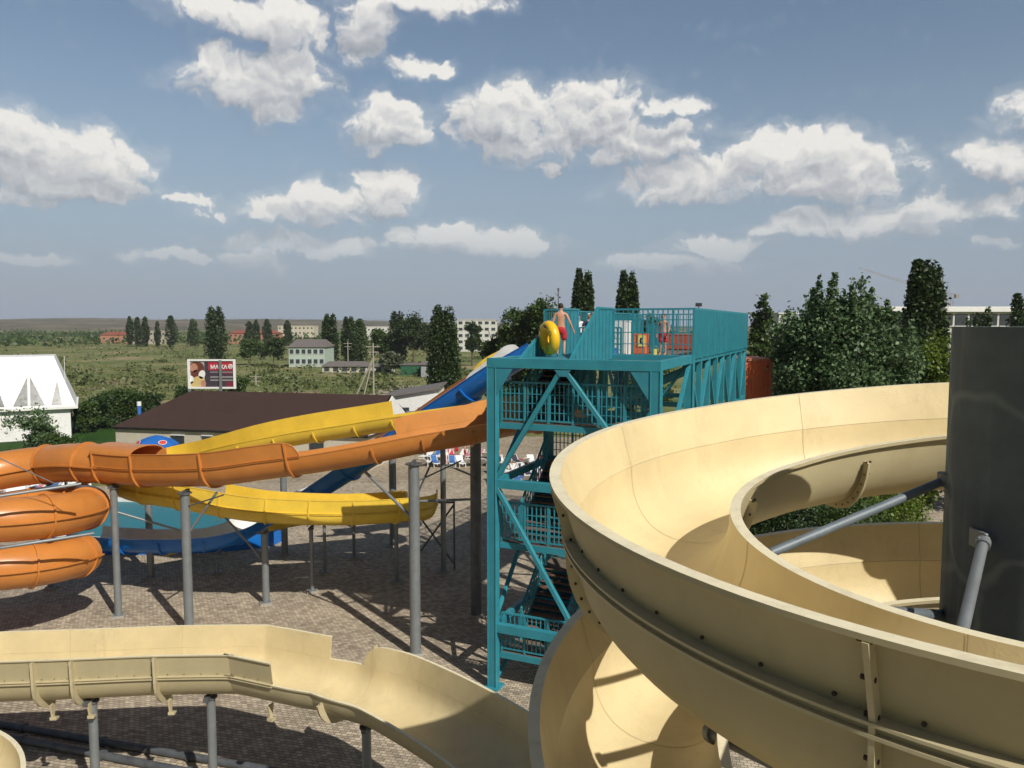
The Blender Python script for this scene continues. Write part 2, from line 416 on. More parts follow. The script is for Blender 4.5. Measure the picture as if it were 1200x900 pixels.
        if m_lip:      # sealed joint seen on the inside
            jl = MB(); cin = [(a, b) for a, b in arc_profile(W-.006, D-.003)]; cin = [(a+.003, b) for a, b in cin]
            if has(far, i): cin = cin+[(W+lean-.003, hp)]
            if has(near, i): cin = [(-lean+.003, hp)]+cin
            w2 = .0035; q2 = len(cin)
            jl.add([o+S*a+T*b-t*w2 for a, b in cin]+[o+S*a+T*b+t*w2 for a, b in cin], [(x, x+1, q2+x+1, q2+x) for x in range(q2-1)])
            jl.build('joint_line', M_joint, root)
        j.build('joint_flange', [m_fl, M_bolt], root, smooth=30)

def tube_slide(root, C, r, m_out, m_fl, joints, n=28, th=.035):
    """closed tube following centre line C"""
    fr = frames(C); k = len(C)
    vs = []; fs = []
    for rr in (r, r-th):
        for i in range(k):
            o, S, T, t = fr[i]
            for j in range(n):
                a = 2*PI*j/n; vs.append(o+S*(rr*math.cos(a))+T*(rr*math.sin(a)))
    kk = k*n
    for i in range(k-1):
        for j in range(n):
            a, b, c, d = i*n+j, i*n+(j+1) % n, (i+1)*n+(j+1) % n, (i+1)*n+j
            fs.append((a, b, c, d)); fs.append((kk+d, kk+c, kk+b, kk+a))
    for base in (0, (k-1)*n):
        for j in range(n): fs.append((base+j, base+(j+1) % n, kk+base+(j+1) % n, kk+base+j))
    mb = MB(); mb.add(vs, fs); mb.build('tube_shell', m_out, root, smooth=35)
    s = MB()
    for sg in (-1, 1):
        sweep(s, fr, [(sg*(r-.005), -.03), (sg*(r+.09), -.03), (sg*(r+.09), .03), (sg*(r-.005), .03)])
    s.build('seam_flange', m_fl, root, smooth=30)
    for jf in joints:
        i = max(1, min(k-2, int(jf*(k-1)))); o, S, T, t = fr[i]; j = MB(); va = []
        for rr, dt in ((r-.004, -.035), (r+.075, -.035), (r+.075, .035), (r-.004, .035)):
            va += [o+S*(rr*math.cos(2*PI*q/n))+T*(rr*math.sin(2*PI*q/n))+t*dt for q in range(n)]
        fa = []
        for q in range(4):
            for x in range(n): fa.append((q*n+x, q*n+(x+1) % n, ((q+1) % 4)*n+(x+1) % n, ((q+1) % 4)*n+x))
        j.add(va, fa); j.build('joint_flange', m_fl, root, smooth=30)

# ================================================================== CREAM COIL (nearest slide)
CX, CY, RI, RO, EE = 4.32, 5.946, 2.586, 4.07, -.025
def coil_pt(b, Rr, dz=0, wide=0):
    k = Rr*(1+EE*min(b, 3.4)) + wide
    return Vector((CX+k*math.cos(PI/2+b), CY+k*math.sin(PI/2+b), dz))
def coil_z(b):
    z1 = lambda q: H-1.34-1.701*q/(2*PI)+.019*q*q+.009*q**3
    zc = H-1.34-2.02+.30   # seam height one turn on
    if b <= 3.0: return z1(b)+.06*max(0, min(1, (.5-b)/.7))
    z2 = lambda q: (H-3.05)-1.72*(q-2*PI)/(2*PI)
    if b >= 6.0: return z2(b)
    t = (b-3.0)/3.0; t = t*t*(3-2*t)
    return z1(min(b, 3.3))*(1-t)+z2(b)*t
bs = [-1.3+i*.05 for i in range(int((2*PI+3.3+1.3)/.05)+1)]
A = []
for b in bs:
    wide = 0 if b < 6.9 else .42*min(1, (b-6.9)/1.3)**1.3
    p = coil_pt(b, RI, coil_z(b), wide); A.append(p)
frC = []
for i, b in enumerate(bs):
    t = (A[min(i+1, len(A)-1)]-A[max(i-1, 0)]).normalized()
    rad = Vector((math.cos(PI/2+b), math.sin(PI/2+b), 0)); T = Vector((0, 0, 1))
    frC.append((A[i], rad, T, t))
coil = thing('open_water_slide', 'huge cream open water slide spiralling round the dark grey pillar in the foreground', 'water slide', (CX, CY, 0))
WC = RO-RI-.17
nb = lambda b: (b-bs[0])/(bs[-1]-bs[0])
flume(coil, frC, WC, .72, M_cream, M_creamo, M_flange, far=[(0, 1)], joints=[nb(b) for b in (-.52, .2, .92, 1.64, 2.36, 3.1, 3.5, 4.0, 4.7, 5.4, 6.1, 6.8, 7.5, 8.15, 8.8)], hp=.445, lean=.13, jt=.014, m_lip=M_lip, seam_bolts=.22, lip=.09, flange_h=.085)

# pillar with a cut notch in its rim
pil = thing('pillar', 'thick dark grey weathered steel pillar rising inside the cream spiral', 'pillar', (CX, CY, 0))
PC = Vector((CX, CY, 0))
rL = (P(1110, 500, 1.0)-Vector((0, 0, H))); aL = math.atan2(rL.x, rL.y); aC = math.atan2(CX, CY); dC = math.hypot(CX, CY)
# silhouette edge px 1110 fixes the radius
rp = dC*math.sin(abs(aC-aL)); 
if rp < .3 or rp > .95: rp = .62
def pillar_mat():
    m, nt, b = nodes('dark_pillar_steel'); L = nt.links.new; tc = nt.nodes.new('ShaderNodeTexCoord')
    n = nt.nodes.new('ShaderNodeTexNoise'); n.inputs['Scale'].default_value = 1.3; n.inputs['Detail'].default_value = 9; n.inputs['Roughness'].default_value = .65; L(tc.outputs['Object'], n.inputs['Vector'])
    cr = nt.nodes.new('ShaderNodeValToRGB'); cr.color_ramp.elements[0].position = .3; cr.color_ramp.elements[0].color = (.072, .088, .10, 1); cr.color_ramp.elements[1].position = .75; cr.color_ramp.elements[1].color = (.13, .155, .17, 1); L(n.outputs['Fac'], cr.inputs[0])
    wv = nt.nodes.new('ShaderNodeVectorMath'); wv.operation = 'MULTIPLY_ADD'; nl = nt.nodes.new('ShaderNodeTexNoise'); nl.inputs['Scale'].default_value = 1.6; nl.inputs['Detail'].default_value = 1.5; L(tc.outputs['Object'], nl.inputs['Vector']); L(nl.outputs['Color'], wv.inputs[0]); wv.inputs[1].default_value = (.6, .6, .6); L(tc.outputs['Object'], wv.inputs[2])
    mp = nt.nodes.new('ShaderNodeMapping'); mp.inputs['Scale'].default_value = (1, 1, .7); mp.inputs['Rotation'].default_value = (.5, .3, 0); L(wv.outputs[0], mp.inputs['Vector'])
    vo = nt.nodes.new('ShaderNodeTexVoronoi'); vo.feature = 'DISTANCE_TO_EDGE'; vo.inputs['Scale'].default_value = 1.15; L(mp.outputs[0], vo.inputs['Vector'])
    m1 = nt.nodes.new('ShaderNodeMapRange'); m1.interpolation_type = 'SMOOTHSTEP'; m1.inputs['From Min'].default_value = .055; m1.inputs['From Max'].default_value = 0; L(vo.outputs['Distance'], m1.inputs['Value'])
    n2 = nt.nodes.new('ShaderNodeTexNoise'); n2.inputs['Scale'].default_value = 3; n2.inputs['Detail'].default_value = 8; L(tc.outputs['Object'], n2.inputs['Vector'])
    mu = nt.nodes.new('ShaderNodeMath'); mu.operation = 'MULTIPLY'; L(m1.outputs[0], mu.inputs[0]); L(n2.outputs['Fac'], mu.inputs[1])
    mx = nt.nodes.new('ShaderNodeMix'); mx.data_type = 'RGBA'; L(mu.outputs[0], mx.inputs['Factor']); L(cr.outputs[0], mx.inputs['A']); mx.inputs['B'].default_value = (.21, .235, .24, 1)
    mp2 = nt.nodes.new('ShaderNodeMapping'); mp2.inputs['Scale'].default_value = (9, 9, .5); L(tc.outputs['Object'], mp2.inputs['Vector'])
    n3 = nt.nodes.new('ShaderNodeTexNoise'); n3.inputs['Scale'].default_value = 1; n3.inputs['Detail'].default_value = 5; L(mp2.outputs[0], n3.inputs['Vector'])
    m3 = nt.nodes.new('ShaderNodeMapRange'); m3.inputs['From Min'].default_value = .55; m3.inputs['From Max'].default_value = .75; m3.inputs['To Max'].default_value = .3; L(n3.outputs['Fac'], m3.inputs['Value'])
    mx2 = nt.nodes.new('ShaderNodeMix'); mx2.data_type = 'RGBA'; L(m3.outputs[0], mx2.inputs['Factor']); L(mx.outputs['Result'], mx2.inputs['A']); mx2.inputs['B'].default_value = (.28, .27, .24, 1)
    L(mx2.outputs['Result'], b.inputs['Base Color']); b.inputs['Roughness'].default_value = .75; b.inputs['Specular IOR Level'].default_value = .25
    return m
m_p = pillar_mat()
mb = MB(); n = 144; vs = []; fs = []
ztop = H-.02
notch = math.atan2(-CY, -CX)
levels = [0, 4, 8, 10, 11.5, ztop-.15, ztop]
for rr in (rp, rp-.02):
    for z in levels:
        for j in range(n):
            a = 2*PI*j/n; zz = z
            if z == ztop:
                d = (a-notch+PI) % (2*PI)-PI; d = d*rp
                if abs(d) < .075: zz = z-math.sqrt(.075**2-d*d)
            vs.append(PC+Vector((rr*math.cos(a), rr*math.sin(a), zz)))
q = len(levels)
for s_ in range(2):
    for i in range(q-1):
        for j in range(n): fs.append((s_*q*n+i*n+j, s_*q*n+i*n+(j+1) % n, s_*q*n+(i+1)*n+(j+1) % n, s_*q*n+(i+1)*n+j))
for j in range(n): fs.append(((q-1)*n+j, (q-1)*n+(j+1) % n, (2*q-1)*n+(j+1) % n, (2*q-1)*n+j))
mb.add(vs, fs); mb.build('shaft', m_p, pil, smooth=40)
mb = MB(); mb.tube([PC+Vector((0, 0, ztop-.012)), PC+Vector((0, 0, ztop-.004))], rp-.022, 48); mb.build('shade_cap', M_galvd, pil)  # added cap keeps sun out of the shaft, so the notch shows dark
# support struts from the pillar to the coil
def strut(parent, a, b, r, m=M_galv, fit=True, name='strut'):
    mb = MB(); mb.tube([a, b], r, 16)
    if fit:
        d = (Vector(b)-Vector(a)).normalized()
        mb.tube([Vector(a)-d*.02, Vector(a)+d*.05], r*1.4, 12); mb.tube([Vector(b)-d*.05, Vector(b)+d*.02], r*1.4, 12)
    return mb.build(name, m, parent, smooth=40)
a = P(1109, 562, 6.3); b_ = P(903, 648, 5.72)
strut(pil, a, b_, .036, M_strut, fit=False)
mb = MB(); mb.box(a, (.1, .12, .12)); mb.tube([a+Vector((-.06, -.08, .02)), a+Vector((.3, .05, .02))], .05, 12); mb.build('clamp', M_galvd, pil, bevel=.01)
a = P(1152, 636, 5.6); b_ = P(1121, 768, 4.5)
strut(pil, a, b_, .038, M_galv)
mb = MB(); mb.box(a+Vector((0.02, .09, 0)), (.03, .2, .14)); mb.box(a, (.09, .03, .09)); bolt(mb, a+Vector((.0, -.02, 0)), Vector((0, -1, 0)), .025, .04, 1); mb.build('clamp', [M_galv, M_bolt], pil, bevel=.006)
strut(pil, P(1110, 722, 6.3), P(1000, 716, 4.92), .05, M_strut)
strut(pil, P(935, 905, 5.6), P(835, 858, 6.6), .07, M_galv)

# ================================================================== CREAM SLIDE (lower left)
HS = H-8.8
far_px = [(-90, 773), (0, 767), (110, 763), (212, 759), (300, 758), (322, 760), (385, 772), (416, 777), (439, 784), (490, 799), (583, 847), (680, 915), (760, 1010)]
farp = [G(x, y, HS) for x, y in far_px]
farp = catmull(farp, 150)
frS = []
for i in range(150):
    t = (farp[min(i+1, 149)]-farp[max(i-1, 0)]).normalized()
    S = Vector((0, 0, 1)).cross(t).normalized()      # away from the camera side
    frS.append((farp[i], S, Vector((0, 0, 1)), t))
WS = 1.72
frS = [(o-S*WS, S, T, t) for o, S, T, t in frS]       # origin on the near rim
def frac(px, pts=farp):
    best = min(range(len(pts)), key=lambda i: abs(proj(pts[i])[0]-px)); return best/(len(pts)-1)
def proj(p):
    v = Vector(p)-Vector((0, 0, H)); d = v.dot(FW); return (600+F*v.x/d, 450-F*v.dot(UP)/d)
nearp = [f[0] for f in frS]
fn = lambda px: frac(px, nearp)
ls = thing('open_water_slide', 'low cream open water slide crossing the lower left, a stepped gap in its far side', 'water slide', tuple(frS[40][0].xy)+(0,))
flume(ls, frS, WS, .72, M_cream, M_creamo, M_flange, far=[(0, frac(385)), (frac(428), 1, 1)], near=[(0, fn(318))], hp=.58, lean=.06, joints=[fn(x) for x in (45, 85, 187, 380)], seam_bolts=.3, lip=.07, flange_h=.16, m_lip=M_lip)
# gusset feet below the ribs
for x in (62, 104, 205, 318):
    i = int(fn(x-12)*149); o, S, T, t = frS[i]
    mb = MB(); b0 = o+S*.34-T*.76
    mb.prism([b0+S*.12, b0-S*.10, b0-S*.02-T*.34, b0+S*.06-T*.34], t*.05)
    mb.prism([b0+S*.06-T*.34, b0-S*.10-T*.30, b0-S*.10-T*.38, b0+S*.06-T*.38], t*.16)
    for k in range(4): bolt(mb, b0+S*.0-T*(.04+.07*k), -t, .017, .03)
    mb.build('gusset', [M_flange, M_bolt], ls)

def column(px, py, top, r, label, mt=M_galv, arms=(), base=True, at=None, plate=.5, group='steel columns carrying the slides'):
    b = at or G(px, py); t = thing('support_column', label, 'column', tuple(b), group)
    r *= .86; mb = MB(); mb.tube([b, b+Vector((0, 0, top))], r, 20); mb.build('pipe', mt, t, smooth=40)
    if base:
        mb = MB(); mb.box(b+Vector((0, 0, .05)), (plate, plate, .1), Matrix.Rotation(.3, 3, 'Z'), 1); mb.box(b+Vector((0, 0, .115)), (plate*.8, plate*.8, .03), Matrix.Rotation(.3, 3, 'Z'), 0)
        for k in range(4):
            a = .3+PI/4+k*PI/2; bolt(mb, b+Vector((math.cos(a)*plate*.42, math.sin(a)*plate*.42, .13)), Vector((0, 0, 1)), .025, .05, 0)
        mb.build('base_plate', [mt, M_concrete], t)
    mb = MB(); mb.tube([b+Vector((0, 0, top)), b+Vector((0, 0, top+.04))], r*1.5, 16); mb.box(b+Vector((0, 0, top+.08)), (.12, .7, .1)); mb.build('saddle', M_galvd, t)
    for (z0, tgt, rr) in arms:
        mb = MB(); mb.tube([b+Vector((0, 0, z0)), tgt], rr, 10); mb.build('brace_arm', M_galvd if rr < .05 else mt, t, smooth=40)
    return t
# columns of the lower left slide
def under(i, off=.0): o, S, T, t = frS[i]; return Vector((o.x, o.y, 0))+S*(WS/2+off)
for px, lab in ((98, 'slim grey column lit by the sun under the low cream slide at lower left'), (236, 'dark shaded column under the middle of the low cream slide'), (412, 'short dark bent column under the bend of the low cream slide')):
    i = int(fn(px)*149); b = under(i, -.3); column(0, 0, HS-.85, .13, lab, M_galv, at=b, plate=.4)

# two dark pipes lying on the paving under the slide
for (ya, yb, lab) in ((838, 905, 'upper of two dark pipes on the paving under the low cream slide'), (850, 926, 'lower of two dark pipes on the paving under the low cream slide')):
    a = G(-60, ya, .12); b_ = G(330, yb, .12); t = thing('pipe', lab, 'pipe', (a.x, a.y, 0)); mb = MB(); mb.tube([a, b_], .11, 12); mb.build('run', M_galvd, t, smooth=40)
    for f in (.25, .5, .75):
        mb = MB(); c = a.lerp(b_, f); d = (b_-a).normalized(); mb.tube([c-d*.05, c+d*.05], .15, 12); mb.build('collar', M_galvd, t, smooth=40)
# third cream slide, a corner of which shows at bottom left
c0 = G(-60, 1010, 4.0); pts = []
for k in range(60):
    a = R(100-k*2.6); pts.append(Vector((c0.x+3.6*math.cos(a), c0.y+3.6*math.sin(a), 4.0)))
tgt = G(20, 880, 4.0); mid = pts[22]; sh = tgt-mid; pts = [p+sh for p in pts]
cs = thing('open_water_slide', 'corner of a third cream slide rim at the very bottom left', 'water slide', (pts[20].x, pts[20].y, 0))
fr3 = frames(pts, -1)
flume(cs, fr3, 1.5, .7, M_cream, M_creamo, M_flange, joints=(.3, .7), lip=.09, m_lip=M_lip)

# ================================================================== ORANGE SLIDE
near_o = [(107, 546, 32.0), (155, 550, 31.0), (237, 549, 29.6), (300, 541, 29.0), (360, 533, 28.7), (435, 520, 28.4), (493, 509, 28.4), (567, 497, 28.8), (620, 487, 29.8), (700, 478, 31.2)]
Ao = catmull([P(*q) for q in near_o], 130)
frO = frames(Ao, 1)
fo = lambda px: frac(px, Ao)
og = thing('orange_slide', 'long orange open slide running from the teal tower to the left with closed coils below', 'water slide', (Ao[60].x, Ao[60].y, 0))
WO = 1.55
flume(og, frO, WO, .78, M_orange_i, M_orange, M_orange, far=[(0, fo(160)), (fo(455), 1)], near=[(0, fo(352), -1)], joints=[fo(x) for x in (109, 155, 236, 334, 435, 493, 555, 640)], hp=.62, lean=.04, bolts=False, lip=.06, flange_h=.09, th=.04)
# hood over the start of the closed part
hd = MB(); i1 = int(fo(160)*129)
def hood(i):
    pts = [(WO/2+(WO/2+.12)*math.cos(a), .55+.34*math.sin(a)) for a in [PI*k/14 for k in range(15)]]
    inn = [(WO/2+(WO/2+.07)*math.cos(a), .55+.30*math.sin(a)) for a in [PI*k/14 for k in range(15)]]
    return pts+inn[::-1]
sweep(hd, frO, hood, 0, True, 0, i1); hd.build('hood', M_orange, og, smooth=35)
# closed part: goes left, then coils down
o0, S0, T0, t0 = frO[0]
st = o0+S0*(WO/2)+Vector((0, 0, -.05))
cc = Vector((-20.95, 31.2, 0)); RC = 3.05; rt = .84
C = [st+Vector((.9, -.15, 0.03)), st, st+Vector((-1.6, .55, -.03))]
Cz0 = 6.2
hel = []
for k in range(0, 86):
    a = PI/2+k*.13; z = Cz0-1.85*(k*.13)/(2*PI)
    hel.append(Vector((cc.x+RC*math.cos(a), cc.y+RC*math.sin(a), z)))
C = C+hel; Cp = catmull(C[:5], 14)[:-1]+hel[1:]
tube_slide(og, Cp, rt, M_orange, M_orange, [.0, .06, .13, .20, .27, .34, .40, .46, .52, .58, .64, .70, .76, .82, .88, .94, 1.0])
mb = MB()
mb.tube([P(-10, 583, 27.0), P(95, 567, 28.6)], .055, 10)
mb.build('support_rail', M_galv, og, smooth=40)
mb = MB(); mb.tube([P(-5, 535, 27.5), P(78, 573, 28.5)], .02, 8); mb.build('tie_rod', M_galvd, og, smooth=40)
mb = MB(); mb.tube([P(-5, 643, 27.2), P(40, 636, 27.6), P(110, 625, 29)], .06, 10); mb.build('support_rail', M_galv, og, smooth=40)

# ================================================================== YELLOW SLIDE
yu = [(520, 482, 31.8), (462, 489, 32.4), (417, 496, 32.8), (340, 508, 33.4), (280, 518, 34.0), (230, 528, 34.8), (200, 536, 35.6), (176, 546, 36.3), (163, 556, 36.2), (170, 566, 35.2), (197, 578, 34.0), (240, 590, 33.4), (305, 600, 33.4), (380, 603, 34.0), (440, 602, 34.6), (480, 598, 35.2)]
Yn = [P(*q) for q in yu[:7]]
yl = thing('yellow_slide', 'yellow open slide running behind the orange slide and looping back below it', 'water slide', (Yn[3].x, Yn[3].y, 0))
# centre line in plan, one smooth path: upper run, left turn, lower run, right turn, run-out into the pool
def cen(px, py, d, off): p = P(px, py, d); return Vector((p.x, p.y+off, p.z))
ctr = [cen(560, 476, 31.6, .8), cen(462, 489, 32.4, .75), cen(417, 496, 32.8, .75), cen(340, 508, 33.4, .75), cen(280, 520, 34.0, .75), cen(230, 533, 34.8, .9)]
e = ctr[-1]; z1 = e.z
lt = cen(197, 580, 34.2, .75)
mid = Vector(((e.x+lt.x)/2, (e.y+lt.y)/2, (z1+lt.z)/2))
ctr += [Vector((e.x-1.8, e.y+.9, z1-.5)), Vector((e.x-3.2, e.y+.9, z1-.95)), Vector((e.x-3.7, e.y-.1, z1-1.2)), Vector((e.x-2.7, e.y-1.0, z1-1.45))]
ctr += [cen(215, 584, 33.4, .6), cen(250, 592, 33.2, .75), cen(305, 600, 33.2, .75), cen(380, 603, 33.8, .75), cen(430, 602, 34.3, .75)]
q = cen(462, 600, 34.8, .75); ctr += [q, Vector((q.x+.85, q.y+.9, q.z-.15)), Vector((q.x+.9, q.y+2.4, q.z-.3)), Vector((q.x-.1, q.y+3.6, q.z-.45)), Vector((q.x-2.4, q.y+4.0, q.z-.7)), Vector((q.x-6, q.y+3.7, q.z-1.2)), Vector((q.x-9.5, q.y+2.6, q.z-1.75)), Vector((q.x-11.8, q.y+1.4, q.z-2.1))]
Cy = catmull(ctr, 330)
fy = frames(Cy, 1); WY = 1.4
fy = [(o-S*WY/2, S, T, t) for o, S, T, t in fy]
jn = [i/26 for i in range(1, 26)]
def fr_at(k): # fraction of control index
    p = ctr[k]; return min(range(330), key=lambda i: (Cy[i]-p).length)/329
# travelling leftwards on the upper run S points towards the camera: origin side is the far side
flume(yl, fy, WY, .62, M_yellow, M_yellow, M_yellow, near=[(fr_at(1)+.012, fr_at(17))], far=[(fr_at(11), fr_at(19))], joints=jn, hp=.62, lean=.03, bolts=False, lip=.05, flange_h=.07)

# ================================================================== BLUE SLIDE
blc = [(618, 402, 33.0), (593, 416, 33.2), (567, 431, 33.5), (528, 457, 34.2), (495, 479, 34.8), (440, 517, 35.8), (392, 550, 36.6), (347, 580, 37.0), (318, 601, 36.6), (290, 618, 35.4), (252, 628, 34.4), (215, 631.5, 34.0), (160, 632, 34.0), (110, 629, 34.6), (78, 625, 36.0)]
Ab = catmull([P(*q) for q in blc], 180)
frB = frames(Ab, -1)
bl = thing('blue_slide', 'steep blue slide with a white inside running down behind the orange one to the pool', 'water slide', (Ab[120].x, Ab[120].y, 0))
WB = 1.7
fb = lambda px: frac(px, Ab)
flume(bl, frB, WB, .8, M_white, M_blue, M_blue, near=None, far=[(fb(600), fb(523), 2)], joints=[i/14 for i in range(1, 14)], hp=.55, lean=.04, bolts=False, lip=.07, flange_h=.1)
for (px, py, d, px2, py2, l) in ((300, 612, 36, 300, 655, 'x'), ):
    pass
# multicoloured slide behind the blue one
mc = [(640, 398, 36.5), (600, 411, 36.6), (572, 424, 36.8), (548, 440, 37), (520, 458, 37.4), (480, 486, 38), (430, 520, 39)]
Am = catmull([P(*q) for q in mc], 60); frM = frames(Am, -1)
ml = thing('brown_slide', 'brown slide with one yellow side section showing behind the steep blue slide', 'water slide', (Am[20].x, Am[20].y, 0))
fm = lambda px: frac(px, Am)
flume(ml, frM, 1.5, .6, M_brown, M_brown, M_brown, far=None, joints=(.3, .5, .7), bolts=False)
mb = MB(); sweep(mb, frM, [(1.5, .005), (1.55, .34), (1.59, .34), (1.54, .005)], 0, True, int(fm(585)*59), int(fm(545)*59)); mb.build('yellow_side_panel', M_yellow, ml)

# pool basin
pc = [G(x, y, .9) for x, y in ((60, 628), (100, 586), (240, 590), (330, 604), (315, 622), (215, 630), (120, 631))]
pb = [pc[0], pc[1], pc[2], pc[3], pc[4], pc[5], pc[6]]
pr = catmull(pb+[pb[0]], 60)[:-1]; cen_p = sum(pr, Vector())/len(pr)
pool = thing('splash_pool', 'raised teal splash pool with a white coping behind the orange columns', 'pool', (cen_p.x, cen_p.y, 0))
mb = MB(); n = len(pr)
def ring(k, z): return [Vector((cen_p.x+(p.x-cen_p.x)*k, cen_p.y+(p.y-cen_p.y)*k, z)) for p in pr]
rs = [ring(1.0, 0), ring(1.0, .86), ring(1.012, .86), ring(1.012, .95), ring(.965, .95), ring(.965, .2)]
vs = [v for r_ in rs for v in r_]; fs = []; ms = []
for i in range(5):
    for j in range(n): fs.append((i*n+j, i*n+(j+1) % n, (i+1)*n+(j+1) % n, (i+1)*n+j)); ms.append(0 if i == 0 else 1)
mb.v = vs; mb.f = fs; mb.m = ms; mb.build('basin_wall', [M_blue, M_white], pool)
mb = MB(); mb.add(ring(.966, .72), [tuple(range(n))]); mb.build('water', M_water, pool)

# ------------------------------------------------------------------ support columns behind
column(139, 723, 5.6, .17, 'grey column under the left bend of the orange slide', arms=[(4.6, P(212, 622, 33.0), .05)])
column(222, 742, 5.75, .21, 'thick grey column in front under the middle of the orange slide', arms=[(4.0, P(254, 577, 30.0), .05), (5.2, P(262, 580, 29.6), .03)])
column(487, 767, 7.3, .24, 'tall mottled grey column under the orange slide beside the teal tower', M_galv, arms=[(5.2, P(428, 553, 29.5), .06), (5.9, P(556, 585, 30.5), .05), (6.6, P(540, 540, 31), .03)])
column(312, 708, 3.25, .18, 'grey column with a sunlit foot under the lower run of the yellow slide', arms=[(1.9, P(262, 604, 34.5), .05)])
column(177, 678, 4.2, .19, 'sunlit grey column under the left turn of the yellow slide')
column(465, 683, 3.5, .12, 'thin column under the right end of the yellow loop')
column(520, 672, 6.6, .16, 'grey column behind the yellow loop with a dark collar', arms=[(5.6, P(560, 560, 37), .05)])
column(366, 694, 3.0, .11, 'thin dark column left of a pair under the yellow slide')
column(381, 672, 2.7, .09, 'thin dark column right of a pair under the yellow slide')
column(415, 655, 2.6, .10, 'thin column with a pale foot behind the yellow slide')
column(334, 650, 5.3, .20, 'pale grey column behind the blue slide')
column(461, 640, 6.6, .24, 'wide pale column far behind the yellow loop')
column(256, 672, 1.0, .05, 'short thin leg under the blue run-out')
column(558, 722, 8.4, .27, 'dark square-looking column just left of the teal tower', M_galvd)
column(60, 690, 2.0, .12, 'stub column under the lowest orange coil')
# dark lattice behind the tall column
lt_ = thing('steel_lattice', 'small dark crossed steel bracing right of the tall mottled column', 'bracing', tuple(G(505, 668)), None)
mb = MB(); c = G(505, 668)
for (x0, z0, x1, z1_) in ((-1, .3, 1.2, 3.4), (-1, 3.4, 1.2, .3), (-1, 0, -1, 3.6), (1.2, 0, 1.2, 3.6), (-1, 3.5, 1.2, 3.5), (-.9, 3.4, .1, 5.6)):
    mb.tube([c+Vector((x0, 0, z0)), c+Vector((x1, 0, z1_))], .05, 8)
mb.build('bars', M_galvd, lt_)

# ================================================================== TEAL TOWER
TL = Vector((-.85, 25.6, 0)); U = Vector((.9135, -.407, 0)).normalized(); V = Vector((.407, .9135, 0)).normalized(); TW = 5.87
ZD = H-1.12   # top of the frame beams
ZF = H-1.34   # deck floor
def tp(u, v, z): return TL+U*u+V*v+Vector((0, 0, z))
tower = thing('slide_tower', 'tall teal painted steel start tower with railings and zigzag stairs', 'tower', tuple(TL))
RB = Matrix.Rotation(math.atan2(U.y, U.x), 3, 'Z')
def tpart(name, mb, m=M_teal, bevel=.008): return mb.build(name, m, tower, bevel=bevel)
def tbeam(a, b, w, h, name='beam', m=M_teal): mb = MB(); mb.beam(tp(*a), tp(*b), w, h); return tpart(name, mb, m)
V1 = 5.3; VE = 20.5
def post(u, v, z1=ZD-.3, w=.34):
    mb = MB(); mb.box(tp(u, v, z1/2), (w, w*.8, z1), RB)
    mb.box(tp(u, v, .03), (w*1.7, w*1.7, .06), RB)
    for k in (-1, 1): mb.box(tp(u, v, z1/2)+U*(k*(w/2-.02))-V*(w*.4+.012), (.04, .024, z1), RB)
    return tpart('post', mb)
for u in (0.17, TW-.17):
    post(u, .15)
    post(u, V1)
# top frame
tbeam((0, .15, ZD-.16), (TW, .15, ZD-.16), .30, .32)
tbeam((.17, .4, ZD-.16), (.17, V1, ZD-.16), .2, .3); tbeam((TW-.17, .4, ZD-.16), (TW-.17, VE, ZD-.16), .2, .3)
tbeam((0.17, V1+.3, ZD-.16), (.17, VE, ZD-.16), .2, .3)
tbeam((0, V1, ZD-.17), (TW, V1, ZD-.17), .25, .3)
mb = MB(); mb.box(tp(TW/2, V1/2+.1, ZF-.02), (TW-.5, V1-.2, .03), RB); tpart('deck', mb, M_deck, 0)
mb = MB(); mb.box(tp(TW/2, (V1+VE)/2+.1, ZF-.02), (TW-.5, VE-V1-.2, .03), RB); tpart('deck', mb, M_deck, 0)
ZL = [7.15, 2.15]
for z in ZL:
    tbeam((.34, .15, z), (TW-.34, .15, z), .24, .3)
    tbeam((.34, V1, z), (TW-.34, V1, z), .2, .26)
    for u in (.17, TW-.17): tbeam((u, .3, z), (u, V1-.2, z), .18, .24)
# braces: top bay  /\ , middle bay \ , side bays
mid_t = (TW*.46, .12, ZD-.34)
def brace(a, b, w=.16, m=M_teal): mb = MB(); mb.beam(tp(*a), tp(*b), w, w*.9); return tpart('brace', mb, m)
brace((mid_t[0]-.1, .12, ZD-.36), (.3, .12, 7.32)); brace((mid_t[0]+.05, .12, ZD-.36), (TW-.34, .12, 7.4))
brace((.34, .1, 7.0), (TW*.55, .1, 2.35)); brace((TW-.4, .1, 7.0), (TW*.58, .1, 2.35))

for u in (.17, TW-.17):
    brace((u, .35, 7.0), (u, V1-.2, ZD-.4), .13); brace((u, .35, 6.9), (u, V1-.2, 2.4), .13); brace((u, V1-.2, 6.9), (u, .35, 2.4), .13)
    brace((u, V1-.2, 2.0), (u, .35, .2), .12)
brace((.3, V1, ZD-.35), (TW*.5, V1, 7.3), .13); brace((TW-.3, V1, ZD-.35), (TW*.5, V1, 7.3), .13)
brace((.3, V1, 6.9), (TW-.3, V1, 2.4), .13)
# gusset plates
for (u, sg) in ((.33, 1), (TW-.34, -1)):
    mb = MB(); a = tp(u, .02, ZD-.33); mb.prism([a, a+U*(sg*.62), a-Vector((0, 0, .95))], V*.03); tpart('gusset', mb, M_teal2, 0)
mb = MB(); a = tp(mid_t[0], .02, ZD-.33); mb.prism([a-U*.3, a+U*.28, a+U*.1-Vector((0, 0, .22)), a-U*.12-Vector((0, 0, .22))], V*.03); tpart('gusset', mb, M_teal2, 0)

